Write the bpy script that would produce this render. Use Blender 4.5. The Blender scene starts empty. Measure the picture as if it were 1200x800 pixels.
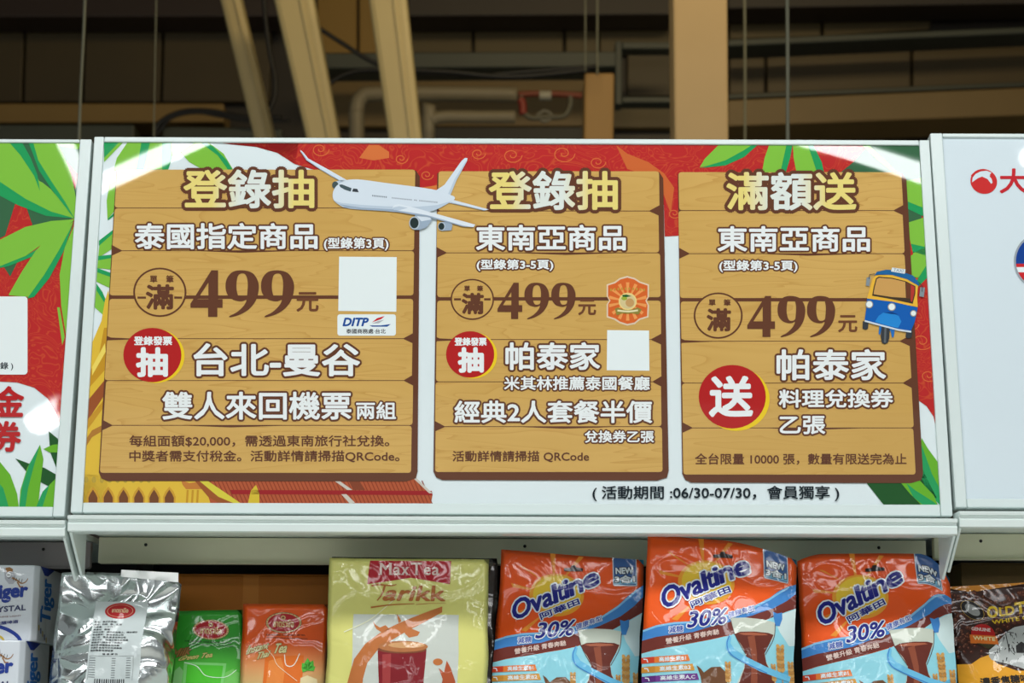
import bpy, bmesh, math, random
import numpy as np
from mathutils import Vector, Matrix, noise
from mathutils.geometry import tessellate_polygon

# ------------------------------------------------------------ camera, world, lights, exposure
sc = bpy.context.scene
COL = sc.collection
PI = math.pi
R = math.radians
FPX = 2300.0
CAM = Vector((0, 0, 1.6))
CROT = Matrix.Rotation(R(90 + 11.0), 3, 'X') @ Matrix.Rotation(R(0.23), 3, 'Z')
cd = bpy.data.cameras.new('camera')
cd.sensor_width = 36; cd.lens = FPX * 36 / 1200
cd.clip_start = 0.05; cd.clip_end = 60
cd.dof.use_dof = True; cd.dof.focus_distance = 2.82; cd.dof.aperture_fstop = 8.0
cam = bpy.data.objects.new('camera', cd); COL.objects.link(cam)
cam.matrix_world = Matrix.Translation(CAM) @ CROT.to_4x4()
sc.camera = cam
vs = sc.view_settings
vs.view_transform = 'Standard'; vs.look = 'None'; vs.gamma = 1; vs.use_curve_mapping = False
vs.exposure = -0.62
w = bpy.data.worlds.new('store_ambience'); sc.world = w; w.use_nodes = True
w.node_tree.nodes['Background'].inputs[0].default_value = (0.93, 1.0, 1.0, 1)
w.node_tree.nodes['Background'].inputs[1].default_value = 0.36

def area(name, loc, target, sx, sy, power, color=(1, 1, 1)):
    l = bpy.data.lights.new(name, 'AREA'); l.shape = 'RECTANGLE'; l.size = sx; l.size_y = sy
    l.energy = power; l.color = color
    o = bpy.data.objects.new(name, l); COL.objects.link(o); o.location = loc
    o.rotation_euler = (Vector(target) - Vector(loc)).to_track_quat('-Z', 'Y').to_euler()
    return o
area('aisle_light', (0, 0.3, 4.4), (0, 0.5, 0), 5.0, 0.6, 215)
for yy, zz, pw in ((-1.0, 2.72, 20), (-2.4, 2.8, 30), (-4.2, 2.9, 42)):
    area('aisle_row_light', (0, yy, zz), (0, 2.8, 1.7), 6.0, 0.07, pw)
area('back_wall_fill', (1.0, 4.4, 5.6), (0.5, 8.5, 3.0), 3.0, 0.6, 84, (1.0, .78, .42))  # added warm fill that brightens the back wall, stands for no fixture

# ------------------------------------------------------------ small helpers
def lin(c):
    c = c / 255.0
    return c / 12.92 if c <= 0.04045 else ((c + 0.055) / 1.055) ** 2.4
def C(rgb, k=1.08): return tuple(min(0.9, lin(x) * k) for x in rgb) + (1,)

def ray(px, py): return CROT @ Vector(((px - 600) / FPX, (400 - py) / FPX, -1))
def hit_y(px, py, y):
    d = ray(px, py); return CAM + d * ((y - CAM.y) / d.y)

_mats = {}
def mat(rgb, style='matte', rough=None):
    key = (tuple(rgb), style, rough)
    if key in _mats: return _mats[key]
    m = bpy.data.materials.new('%s_%d_%d_%d' % (style, *rgb)); m.use_nodes = True
    nt = m.node_tree; N = nt.nodes; L = nt.links; b = N['Principled BSDF']
    b.inputs['Base Color'].default_value = C(rgb)
    b.inputs['Roughness'].default_value = 0.5 if rough is None else rough
    tc = N.new('ShaderNodeTexCoord')
    def nz(scale, det=2, dist=0.0, vec=None, ty='ShaderNodeTexNoise'):
        n = N.new(ty); n.inputs['Scale'].default_value = scale
        if ty == 'ShaderNodeTexNoise':
            n.inputs['Detail'].default_value = det; n.inputs['Distortion'].default_value = dist
        L.new(vec or tc.outputs['Object'], n.inputs['Vector']); return n
    def bump(src, strength, dist, prev=None):
        p = N.new('ShaderNodeBump'); p.inputs['Strength'].default_value = strength
        p.inputs['Distance'].default_value = dist; L.new(src, p.inputs['Height'])
        if prev: L.new(prev.outputs[0], p.inputs['Normal'])
        return p
    def vary(amount, scale, base=None):
        n = nz(scale, 3); mx = N.new('ShaderNodeMix'); mx.data_type = 'RGBA'
        c = C(rgb); mx.inputs['A'].default_value = c
        mx.inputs['B'].default_value = tuple(x * (1 - amount) for x in c[:3]) + (1,)
        L.new(n.outputs[0], mx.inputs['Factor']); L.new(mx.outputs['Result'], b.inputs['Base Color'])
    if style in ('poster', 'wood', 'redswirl', 'goldtext'):
        b.inputs['Roughness'].default_value = 0.02 if rough is None else rough
        b.inputs['Specular IOR Level'].default_value = 0.5
        L.new(bump(nz(2.2, 1).outputs[0], 0.05, 0.04).outputs[0], b.inputs['Normal'])
    if style == 'wood':
        mp = N.new('ShaderNodeMapping'); L.new(tc.outputs['Object'], mp.inputs['Vector'])
        mp.inputs['Scale'].default_value = (1.7, 1, 15)
        n = nz(2.0, 2, 0.6, mp.outputs[0])
        wv = N.new('ShaderNodeMath'); wv.operation = 'MULTIPLY'; wv.inputs[1].default_value = 9
        L.new(n.outputs[0], wv.inputs[0])
        fr = N.new('ShaderNodeMath'); fr.operation = 'FRACT'; L.new(wv.outputs[0], fr.inputs[0])
        cr = N.new('ShaderNodeValToRGB'); L.new(fr.outputs[0], cr.inputs[0])
        e = cr.color_ramp.elements
        e[0].position = 0.0; e[0].color = C((186, 142, 76))
        e[1].position = 0.16; e[1].color = C(rgb)
        x = cr.color_ramp.elements.new(0.85); x.color = C(tuple(min(255, v + 6) for v in rgb))
        n2 = nz(3.0, 2); mx = N.new('ShaderNodeMix'); mx.data_type = 'RGBA'
        mx.inputs['B'].default_value = C((192, 154, 84))
        mr = N.new('ShaderNodeMapRange'); mr.inputs['From Min'].default_value = .35; mr.inputs['From Max'].default_value = .7
        mr.inputs['To Min'].default_value = .35; mr.inputs['To Max'].default_value = .9
        L.new(n2.outputs[0], mr.inputs['Value']); L.new(mr.outputs[0], mx.inputs['Factor'])
        L.new(cr.outputs[0], mx.inputs['A']); L.new(mx.outputs['Result'], b.inputs['Base Color'])
    if style == 'redswirl':
        v = nz(16, 1, 3.2)
        cr = N.new('ShaderNodeValToRGB'); L.new(v.outputs[0], cr.inputs[0])
        e = cr.color_ramp.elements; o_ = C((200, 92, 52)); r_ = C(rgb)
        e[0].position = 0.40; e[0].color = r_; e[1].position = 0.43; e[1].color = o_
        for p, c_ in ((0.455, r_), (0.52, r_), (0.54, o_), (0.56, r_), (.62, r_), (.635, o_), (.655, r_)):
            x = cr.color_ramp.elements.new(p); x.color = c_
        mx = N.new('ShaderNodeMix'); mx.data_type = 'RGBA'; mx.inputs['Factor'].default_value = 0.55
        mx.inputs['A'].default_value = r_
        L.new(cr.outputs[0], mx.inputs['B']); L.new(mx.outputs['Result'], b.inputs['Base Color'])
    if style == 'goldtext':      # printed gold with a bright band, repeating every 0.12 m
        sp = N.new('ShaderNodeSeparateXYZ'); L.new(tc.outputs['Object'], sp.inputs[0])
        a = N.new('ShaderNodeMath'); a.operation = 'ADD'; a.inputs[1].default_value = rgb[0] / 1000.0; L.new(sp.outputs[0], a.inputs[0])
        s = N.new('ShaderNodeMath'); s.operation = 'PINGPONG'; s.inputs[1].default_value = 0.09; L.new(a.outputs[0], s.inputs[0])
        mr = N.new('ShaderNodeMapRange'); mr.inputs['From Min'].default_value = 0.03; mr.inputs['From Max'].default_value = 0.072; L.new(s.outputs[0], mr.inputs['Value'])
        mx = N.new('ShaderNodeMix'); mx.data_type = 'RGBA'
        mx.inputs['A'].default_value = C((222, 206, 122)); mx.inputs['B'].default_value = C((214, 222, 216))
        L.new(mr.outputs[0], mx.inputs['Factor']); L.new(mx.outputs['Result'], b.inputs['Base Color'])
    if style in ('bag', 'foil', 'film'):
        b.inputs['Roughness'].default_value = {'bag': 0.5, 'foil': 0.22, 'film': 0.12}[style]
        if style == 'foil': b.inputs['Metallic'].default_value = 1.0
        b.inputs['Coat Weight'].default_value = 0.0 if style == 'foil' else 0.42
        b.inputs['Coat Roughness'].default_value = 0.04
        if style == 'bag': b.inputs['Specular IOR Level'].default_value = 0.15
        k = 2.0 if style == 'foil' else 0.6
        v = nz(8, 1, 1.2)
        p = bump(v.outputs[0], 0.33 * k, 0.012)
        wn = nz(7, 1, 0.5); wm = N.new('ShaderNodeVectorMath'); wm.operation = 'MULTIPLY_ADD'
        L.new(wn.outputs['Color'], wm.inputs[0]); wm.inputs[1].default_value = (.14, .14, .14); L.new(tc.outputs['Object'], wm.inputs[2])
        vo = N.new('ShaderNodeTexVoronoi'); vo.feature = 'DISTANCE_TO_EDGE'; vo.inputs['Scale'].default_value = 11 if style != 'foil' else 24
        L.new(wm.outputs[0], vo.inputs['Vector'])
        mr = N.new('ShaderNodeMapRange'); mr.interpolation_type = 'SMOOTHSTEP'; mr.inputs['From Max'].default_value = .07 if style != 'foil' else .35
        L.new(vo.outputs['Distance'], mr.inputs['Value'])
        p1 = bump(mr.outputs[0], 0.13 * k if style != 'foil' else .5, 0.003 if style != 'foil' else .008, p)
        v2 = nz(26 if style != 'foil' else 40, 0, .6)
        p2 = bump(v2.outputs[0], 0.10 * k, 0.003, p1)
        for i in ('Normal', 'Coat Normal'): L.new(p2.outputs[0], b.inputs[i])
    if style == 'paint':
        b.inputs['Roughness'].default_value = 0.28 if rough is None else rough
        vary(0.06, 9)
    if style == 'matte': vary(0.22, 6)
    if style == 'board': vary(0.35, 2.5)
    if style == 'steel':
        b.inputs['Metallic'].default_value = 0.3; b.inputs['Roughness'].default_value = 0.45; vary(0.25, 10)
    if style == 'card':
        b.inputs['Specular IOR Level'].default_value = 0.1
        L.new(bump(nz(60, 2).outputs[0], 0.1, 0.002).outputs[0], b.inputs['Normal']); vary(0.12, 14)
    _mats[key] = m; return m

def grad_mat(c0, c1, z0, z1, style='bag'):
    """print that runs from colour c0 at height z0 to c1 at z1"""
    base = mat(c0, style); m = base.copy(); m.name = 'graded_print'
    nt = m.node_tree; N = nt.nodes; L = nt.links; b = N['Principled BSDF']
    tc = N.new('ShaderNodeTexCoord'); sp = N.new('ShaderNodeSeparateXYZ'); L.new(tc.outputs['Object'], sp.inputs[0])
    mr = N.new('ShaderNodeMapRange'); mr.inputs['From Min'].default_value = z0; mr.inputs['From Max'].default_value = z1
    L.new(sp.outputs[2], mr.inputs['Value'])
    mx = N.new('ShaderNodeMix'); mx.data_type = 'RGBA'
    mx.inputs['A'].default_value = C(c0); mx.inputs['B'].default_value = C(c1)
    L.new(mr.outputs[0], mx.inputs['Factor']); L.new(mx.outputs['Result'], b.inputs['Base Color'])
    return m

def link(name, me, parent=None):
    o = bpy.data.objects.new(name, me); COL.objects.link(o)
    if parent: o.parent = parent
    return o
def mk(name, V, F, mats, parent=None, idx=None, smooth=False, bevel=0.0):
    me = bpy.data.meshes.new(name); me.from_pydata([tuple(v) for v in V], [], F)
    for m in (mats if isinstance(mats, (list, tuple)) else [mats]): me.materials.append(m)
    if idx is not None: me.polygons.foreach_set('material_index', idx)
    if smooth: me.polygons.foreach_set('use_smooth', [True] * len(me.polygons))
    bm = bmesh.new(); bm.from_mesh(me); bmesh.ops.recalc_face_normals(bm, faces=bm.faces); 
    if bevel: bmesh.ops.bevel(bm, geom=bm.edges[:] , offset=bevel, segments=2, affect='EDGES', profile=0.5)
    bm.to_mesh(me); bm.free(); me.update()
    return link(name, me, parent)
def tag(o, label=None, cat=None, group=None, kind=None):
    if label: o['label'] = label
    if cat: o['category'] = cat
    if group: o['group'] = group
    if kind: o['kind'] = kind
    return o
def empty(name, loc=(0, 0, 0), rot=(0, 0, 0)):
    o = bpy.data.objects.new(name, None); COL.objects.link(o); o.location = loc; o.rotation_euler = rot
    o.empty_display_size = 0.05; return o
def prism(front, back):
    n = len(front); V = list(front) + list(back)
    F = [tuple(range(n)), tuple(range(2 * n - 1, n - 1, -1))] + [(i, i + n, (i + 1) % n + n, (i + 1) % n) for i in range(n)]
    return V, F
def box(name, lo, hi, m, parent=None, bevel=0.0):
    f = [(lo[0], lo[1], lo[2]), (hi[0], lo[1], lo[2]), (hi[0], lo[1], hi[2]), (lo[0], lo[1], hi[2])]
    b = [(x, hi[1], z) for x, _, z in f]
    V, F = prism(f, b); return mk(name, V, F, m, parent, bevel=bevel)
def qbox(name, quad, y, d, m, parent=None, bevel=0.0):
    """a box whose front face is a quad on the vertical plane at depth y"""
    f = [hit_y(px, py, y) for px, py in quad]; b = [Vector((p.x, y + d, p.z)) for p in f]
    V, F = prism(f, b); return mk(name, V, F, m, parent, bevel=bevel)
def rect(x0, y0, x1, y1): return [(x0, y0), (x1, y0), (x1, y1), (x0, y1)]
def tube(name, pts, r, m, parent=None, seg=10, smooth=True):
    P = [Vector(p) for p in pts]; V = []; F = []
    for i, p in enumerate(P):
        t = (P[min(i + 1, len(P) - 1)] - P[max(i - 1, 0)]).normalized()
        a = t.orthogonal().normalized() if i == 0 else (a - t * a.dot(t)).normalized()
        c = t.cross(a)
        for k in range(seg):
            an = 2 * PI * k / seg; V.append(p + (a * math.cos(an) + c * math.sin(an)) * r)
    for i in range(len(P) - 1):
        for k in range(seg):
            F.append((i * seg + k, i * seg + (k + 1) % seg, (i + 1) * seg + (k + 1) % seg, (i + 1) * seg + k))
    F.append(tuple(range(seg))); F.append(tuple((len(P) - 1) * seg + k for k in range(seg)))
    return mk(name, V, F, m, parent, smooth=smooth)
def cr(pts, n=6, closed=False):
    """Catmull-Rom through 2D or 3D points"""
    P = [Vector(p) for p in pts]; out = []; N = len(P)
    rng = range(N) if closed else range(N - 1)
    for i in rng:
        g = (lambda j: P[j % N]) if closed else (lambda j: P[max(0, min(N - 1, j))])
        p0, p1, p2, p3 = g(i - 1), g(i), g(i + 1), g(i + 2)
        for k in range(n):
            t = k / n
            out.append(0.5 * ((2 * p1) + (p2 - p0) * t + (2 * p0 - 5 * p1 + 4 * p2 - p3) * t * t + (3 * p1 - p0 - 3 * p2 + p3) * t ** 3))
    if not closed: out.append(P[-1])
    return [tuple(p) for p in out]

# ------------------------------------------------------------ flat print (lettering and pictures)
_fc = bpy.data.curves.new('glyphs', 'FONT'); _fc.resolution_u = 3
_fo = bpy.data.objects.new('glyphs', _fc)
_gl = {}
def glyphs(s):
    if s not in _gl:
        _fc.body = s; me = _fo.to_mesh()
        n = len(me.vertices); co = np.empty(n * 3); me.vertices.foreach_get('co', co)
        v = co.reshape(-1, 3)[:, :2].copy()
        me.calc_loop_triangles()
        t = np.empty(len(me.loop_triangles) * 3, dtype=np.int64); me.loop_triangles.foreach_get('vertices', t)
        mn = v.min(0); mx_ = v.max(0)
        v = (v - mn) / (mx_ - mn)
        _gl[s] = (v, t.reshape(-1, 3).copy()); _fo.to_mesh_clear()
    return _gl[s]

def clip_convex(poly, clip):
    out = list(poly); n = len(clip)
    ar = sum(clip[i][0] * clip[(i + 1) % n][1] - clip[(i + 1) % n][0] * clip[i][1] for i in range(n))
    sg = 1 if ar > 0 else -1
    for i in range(n):
        a, b = clip[i], clip[(i + 1) % n]; inp = out; out = []
        f = lambda p: sg * ((b[0] - a[0]) * (p[1] - a[1]) - (b[1] - a[1]) * (p[0] - a[0]))
        for j in range(len(inp)):
            p, q = inp[j], inp[(j + 1) % len(inp)]; fp, fq = f(p), f(q)
            if fp >= 0: out.append(p)
            if (fp >= 0) != (fq >= 0):
                t = fp / (fp - fq); out.append((p[0] + (q[0] - p[0]) * t, p[1] + (q[1] - p[1]) * t))
        if not out: return []
    return out

class Print:
    LV = 1.1e-4
    def __init__(s, mapf, clip=None, style='poster'):
        s.mapf = mapf; s.clip = clip; s.style = style; s.parts = {}; s.cur = None
    def part(s, name): s.parts[name] = s.parts.get(name, dict(V=[], T=[], M=[], mats=[])); s.cur = s.parts[name]; return s
    def _m(s, c):
        m = c if isinstance(c, bpy.types.Material) else mat(c, s.style)
        if m not in s.cur['mats']: s.cur['mats'].append(m)
        return s.cur['mats'].index(m)
    def _add(s, uv, w, tri, mi):
        """uv (n,2) array, w level height, tri (m,3)"""
        a = uv[tri]; ar = (a[:, 1, 0] - a[:, 0, 0]) * (a[:, 2, 1] - a[:, 0, 1]) - (a[:, 2, 0] - a[:, 0, 0]) * (a[:, 1, 1] - a[:, 0, 1])
        tri = tri[np.abs(ar) > 1e-13]; ar = ar[np.abs(ar) > 1e-13]
        if not len(tri): return
        tri = tri.copy(); fl = ar < 0; tri[fl] = tri[fl][:, ::-1]
        base = sum(len(x) for x in s.cur['V'])
        s.cur['V'].append(np.column_stack([uv, np.full(len(uv), w)])); s.cur['T'].append(tri + base)
        s.cur['M'].append(np.full(len(tri), mi))
    def poly(s, pts, c, lv, holes=(), curve=0):
        if curve: pts = cr(pts, curve, True)
        uv = [s.mapf(x, y) for x, y in pts]
        if s.clip and not holes: uv = clip_convex(uv, s.clip)
        if len(uv) < 3: return
        rings = [[Vector((u, v, 0)) for u, v in uv]]
        for h in holes: rings.append([Vector((*s.mapf(x, y), 0)) for x, y in h])
        tri = tessellate_polygon(rings)
        if not tri: return
        allp = np.array([(p.x, p.y) for r in rings for p in r])
        s._add(allp, lv * s.LV, np.array([tuple(t) for t in tri], dtype=np.int64), s._m(c))
    def ell(s, cx, cy, rx, ry, c, lv, rot=0, n=40, inner=None):
        ca, sa = math.cos(rot), math.sin(rot)
        g = lambda k: [(cx + k * (rx * math.cos(t) * ca - ry * math.sin(t) * sa), cy + k * (rx * math.cos(t) * sa + ry * math.sin(t) * ca)) for t in [2 * PI * i / n for i in range(n)]]
        if inner: 
            kk = inner; o = g(1); i_ = [(cx + (x - cx) * kk, cy + (y - cy) * kk) for x, y in o]
            for a in range(n): s.poly([o[a], o[(a + 1) % n], i_[(a + 1) % n], i_[a]], c, lv)
        else: s.poly(g(1), c, lv)
    def stroke(s, pts, wd, c, lv, w2=None, curve=0):
        if curve: pts = cr(pts, curve)
        n = len(pts); L_ = []; R_ = []
        for i in range(n):
            a, b = pts[max(0, i - 1)], pts[min(n - 1, i + 1)]
            dx, dy = b[0] - a[0], b[1] - a[1]; d = math.hypot(dx, dy) or 1
            ww = (wd + ((w2 if w2 is not None else wd) - wd) * i / max(1, n - 1)) / 2
            L_.append((pts[i][0] - dy / d * ww, pts[i][1] + dx / d * ww)); R_.append((pts[i][0] + dy / d * ww, pts[i][1] - dx / d * ww))
        for i in range(n - 1): s.poly([L_[i], L_[i + 1], R_[i + 1], R_[i]], c, lv)
    def rrect(s, x0, y0, x1, y1, r, c, lv):
        p = []
        for cx, cy, a0 in ((x1 - r, y1 - r, 0), (x0 + r, y1 - r, 90), (x0 + r, y0 + r, 180), (x1 - r, y0 + r, 270)):
            for k in range(6): a = R(a0 + 18 * k); p.append((cx + r * math.cos(a), cy + r * math.sin(a)))
        s.poly(p, c, lv)
    def text(s, t, q, c, lv, bold=0.0, out=None, slant=0.0):
        """q = (x0,y0,x1,y1) or four corners TL TR BR BL; bold and out in picture units"""
        g, tri = glyphs(t)
        if len(q) == 4 and not isinstance(q[0], (tuple, list)): q = rect(*q)
        q = np.array(q, float); u = g[:, :1] + 0; v = 1 - g[:, 1:]
        if bold:  # keep the outer size
            pass
        P = q[0] * (1 - u) * (1 - v) + q[1] * u * (1 - v) + q[2] * u * v + q[3] * (1 - u) * v
        P[:, :1] += slant * (1 - v)
        def stamp(radius, n, col, z, z0):
            mi = s._m(col)
            for k in range(n):
                a = 2 * PI * k / n + 0.2; d = np.array([math.cos(a), math.sin(a)]) * radius
                Q = P + d; uv = np.array([s.mapf(x, y) for x, y in Q]) if not hasattr(s.mapf, 'vec') else s.mapf.vec(Q)
                s._add(uv, z + (z0 + k) * 1.6e-6, tri, mi)
        if out:
            r, oc = out
            if r > 2.2 * max(bold, .8): stamp((r + bold) * .55, 8, oc, lv * s.LV, 0)
            stamp(r + bold, 16 if r > 1.2 else 10, oc, lv * s.LV, 9)
        z = (lv + 1) * s.LV if out else lv * s.LV
        if bold:
            stamp(bold, 8, c, z, 0)
            stamp(0, 1, c, z, 9)
        else: stamp(0, 1, c, z, 0)
    def build(s, parent, surf=None, prefix_labels=None):
        objs = []
        for name, p in s.parts.items():
            if not p['V']: continue
            V = np.concatenate(p['V']); T = np.concatenate(p['T']); M = np.concatenate(p['M'])
            if surf is None:
                co = np.column_stack([V[:, 0], -V[:, 2], V[:, 1]]); nr = None
            else:
                V, T, M = dice(V, T, M, surf.h); co, nr = surf.at(V)
            me = bpy.data.meshes.new(name)
            me.vertices.add(len(co)); me.vertices.foreach_set('co', co.astype(np.float32).ravel())
            me.loops.add(T.size); me.loops.foreach_set('vertex_index', T.astype(np.int32).ravel())
            me.polygons.add(len(T)); me.polygons.foreach_set('loop_start', np.arange(0, T.size, 3, dtype=np.int32))
            me.polygons.foreach_set('material_index', M.astype(np.int32))
            for m in p['mats']: me.materials.append(m)
            if nr is not None: me.polygons.foreach_set('use_smooth', np.ones(len(T), bool))
            me.update(calc_edges=True)
            if nr is not None: me.normals_split_custom_set_from_vertices(nr.tolist())
            o = link(name.split('#')[0], me, parent); objs.append(o)
        return objs

def dice(V, T, M, h):
    bm = bmesh.new(); vs_ = [bm.verts.new(v) for v in V]
    for t, m in zip(T, M):
        try: f = bm.faces.new((vs_[t[0]], vs_[t[1]], vs_[t[2]])); f.material_index = int(m)
        except ValueError: pass
    for d in ((1, 0), (0, 1), (1, 1)):
        pr = V[:, 0] * d[0] + V[:, 1] * d[1]
        for k in range(math.floor(pr.min() / h) + 1, math.ceil(pr.max() / h)):
            n = Vector((d[0], d[1], 0)); co = n * (k * h / n.dot(n))
            bmesh.ops.bisect_plane(bm, geom=bm.verts[:] + bm.edges[:] + bm.faces[:], dist=1e-7, plane_co=co, plane_no=n)
    bmesh.ops.triangulate(bm, faces=bm.faces[:])
    bm.verts.index_update()
    Vn = np.array([v.co[:] for v in bm.verts]); Tn = np.array([[v.index for v in f.verts] for f in bm.faces]); Mn = np.array([f.material_index for f in bm.faces])
    bm.free(); return Vn, Tn, Mn

class Surf:
    """front sheet of a bag: u across, v up, sampled on a triangulated grid so the print follows it exactly"""
    def __init__(s, W, H, fn, h=0.008):
        s.h = h; s.nu = int(math.ceil(W / 2 / h)); s.nv = int(math.ceil(H / h)); s.W = s.nu * h * 2; s.H = s.nv * h
        nu, nv = s.nu * 2 + 1, s.nv + 1
        s.G = np.zeros((nu, nv, 3))
        for i in range(nu):
            for j in range(nv):
                s.G[i, j] = fn((i - s.nu) * h, j * h, s.W, s.H)
        gu = np.gradient(s.G, axis=0); gv = np.gradient(s.G, axis=1)
        n = np.cross(gu, gv); s.N = n / np.linalg.norm(n, axis=2, keepdims=True)
    def at(s, V):
        x = V[:, 0] / s.h + s.nu; y = V[:, 1] / s.h
        i = np.clip(np.floor(x + 1e-9).astype(int), 0, s.nu * 2 - 1); j = np.clip(np.floor(y + 1e-9).astype(int), 0, s.nv - 1)
        fx = (x - i)[:, None]; fy = (y - j)[:, None]; lo = fx + fy <= 1.0
        def ev(A): return np.where(lo, A[i, j] + (A[i + 1, j] - A[i, j]) * fx + (A[i, j + 1] - A[i, j]) * fy,
                                   A[i + 1, j + 1] + (A[i, j + 1] - A[i + 1, j + 1]) * (1 - fx) + (A[i + 1, j] - A[i + 1, j + 1]) * (1 - fy))
        n = ev(s.N); n /= np.linalg.norm(n, axis=1, keepdims=True)
        return ev(s.G) + n * (V[:, 2:3] + 1.5e-4), n
    def body(s, name, mf, mb, parent, back=0.8):
        nu, nv = s.nu * 2 + 1, s.nv + 1; V = []; Nn = []; F = []; mi = []
        for i in range(nu):
            for j in range(nv): V.append(tuple(s.G[i, j])); Nn.append(tuple(s.N[i, j]))
        id_ = lambda i, j: i * nv + j
        bk = {}
        for i in range(nu):
            for j in range(nv):
                if i in (0, nu - 1) or j in (0, nv - 1): bk[i, j] = id_(i, j)
                else:
                    g = s.G[i, j]; e = (s.G[0, j][1] * (nu - 1 - i) + s.G[-1, j][1] * i) / (nu - 1)
                    bk[i, j] = len(V); V.append((g[0], max(e + (e - g[1]) * back + .0006, g[1] + .0022), g[2])); Nn.append((-s.N[i, j][0], -s.N[i, j][1], s.N[i, j][2]))
        for i in range(nu - 1):
            for j in range(nv - 1):
                a, b, c, d = (i, j), (i + 1, j), (i + 1, j + 1), (i, j + 1)
                F += [(id_(*a), id_(*b), id_(*d)), (id_(*b), id_(*c), id_(*d))]; mi += [0, 0]
                for t in ((a, d, b), (b, d, c)):
                    q = tuple(bk[k] for k in t)
                    if len(set(q)) == 3 and not all(k[0] in (0, nu - 1) and k[1] in (0, nv - 1) for k in t): F.append(q); mi.append(1)
        me = bpy.data.meshes.new(name); me.from_pydata(V, [], F); me.materials.append(mf); me.materials.append(mb)
        me.polygons.foreach_set('material_index', mi); me.polygons.foreach_set('use_smooth', [True] * len(F)); me.update()
        return link(name, me, parent)

# ------------------------------------------------------------ the building behind
WY = 9.2
floor = tag(box('floor', (-9, -8, -0.1), (9, 9.6, 0), mat((226, 226, 218), 'paint')), kind='structure')
ceiling = tag(box('ceiling', (-9, -8, 6.0), (9, 9.6, 6.1), mat((40, 34, 26), 'board')), kind='structure')
wall_back = tag(box('wall_back', (-9, WY, 0), (9, WY + 0.2, 6.0), mat((44, 35, 20), 'board')), kind='structure')
BRD = mat((72, 59, 28), 'board'); BRM = mat((86, 70, 28), 'board'); DRK = mat((26, 22, 16), 'board')
TAN = mat((122, 98, 52), 'board'); GRN = mat((66, 70, 58), 'board'); ORG = mat((150, 114, 40), 'board')
def panel(q, m, y=WY - .06, d=.06): return qbox('panel', q, y, d, m, wall_back, bevel=.006)
for x0, x1 in ((-150, 28), (31, 98), (101, 190), (193, 318)):
    panel([(x0, 24), (x1, 24), (x1 - 3, 119), (x0 - 3, 119)], BRD)
for x0, x1 in ((372, 418), (421, 470)): panel(rect(x0, -30, x1, 62), ORG)
for x0, x1 in ((471, 553), (556, 660), (663, 700), (703, 785)): panel(rect(x0, 21, x1, 62), BRM)
for x0, x1 in ((735, 786),): panel(rect(x0, 60, x1, 112), BRD)
for x0, x1 in ((855, 896), (899, 1067), (1070, 1330)):
    k = lambda x: (x - 855) * -.040
    panel([(x0, 53 + k(x0)), (x1, 53 + k(x1)), (x1, 111 + k(x1)), (x0, 111 + k(x0))], mat((86, 70, 36), 'board'))
panel([(855, 14), (962, 12), (962, 42), (855, 46)], BRM); panel([(965, 12), (1090, 10), (1090, 34), (965, 42)], BRM)
panel(rect(700, 118, 790, 150), BRM); panel(rect(372, 92, 690, 148), TAN)
panel(rect(500, 148, 720, 300), DRK, WY - .1, .1)

def beam(label, q, y, d, m, name='ceiling_beam', group=None, cat='beam'):
    return tag(qbox(name, q, y, d, m, bevel=.006), label, cat, group)
beam('mottled dark brown beam along the very top of the left wall', [(-200, -4), (330, -2), (330, 19), (-200, 20)], WY - .3, .22, mat((48, 34, 24), 'board'))
beam('light brown timber beam low on the wall behind the leftmost sign', [(-200, 121), (262, 121), (262, 143), (-200, 144)], WY - .3, .22, mat((146, 116, 58), 'board'))
beam('grey metal duct lying under the light brown beam on the left', [(-200, 146), (157, 146), (157, 215), (-200, 215)], WY - .7, .63, GRN, 'duct', cat='duct')
beam('short grey duct section right of the black cable loop', [(190, 148), (330, 150), (330, 215), (190, 215)], WY - .7, .63, GRN, 'duct', cat='duct')
beam('grey green steel channel running behind the three slanting tubes', [(368, 62), (722, 60), (722, 78), (368, 80)], WY - .5, .2, GRN)
beam('dark brown beam at the top between the thick slanting tube and the tan post', [(478, -6), (789, -8), (789, 17), (478, 19)], WY - .3, .22, mat((44, 34, 22), 'board'))
beam('dark brown beam at the top right of the tan post', [(853, -10), (1330, -16), (1330, 2), (853, 10)], WY - .3, .22, mat((44, 34, 22), 'board'))
beam('thin grey steel rail sloping up above the right hand wall panels', [(853, 46), (1330, 26), (1330, 33), (853, 54)], WY - .4, .2, GRN)
beam('thin grey steel rail sloping under the right hand wall panels', [(853, 110), (1330, 90), (1330, 96), (853, 116)], WY - .4, .2, GRN)
beam('wide light brown timber beam behind the blank white sign', [(853, 117), (1330, 97), (1330, 130), (853, 148)], WY - .5, .3, TAN)
fr = tag(empty('steel_frame', hit_y(760, 120, WY - .5)), 'grey steel window-like frame left of the tan post', 'frame')
for q in (rect(721, 48, 729, 122), rect(729, 49, 790, 57), rect(729, 113, 790, 120)):
    o = qbox('frame_bar', q, WY - .5, .1, GRN, bevel=.005); o.parent = fr; o.matrix_parent_inverse = Matrix.Translation(-Vector(fr.location))
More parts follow.
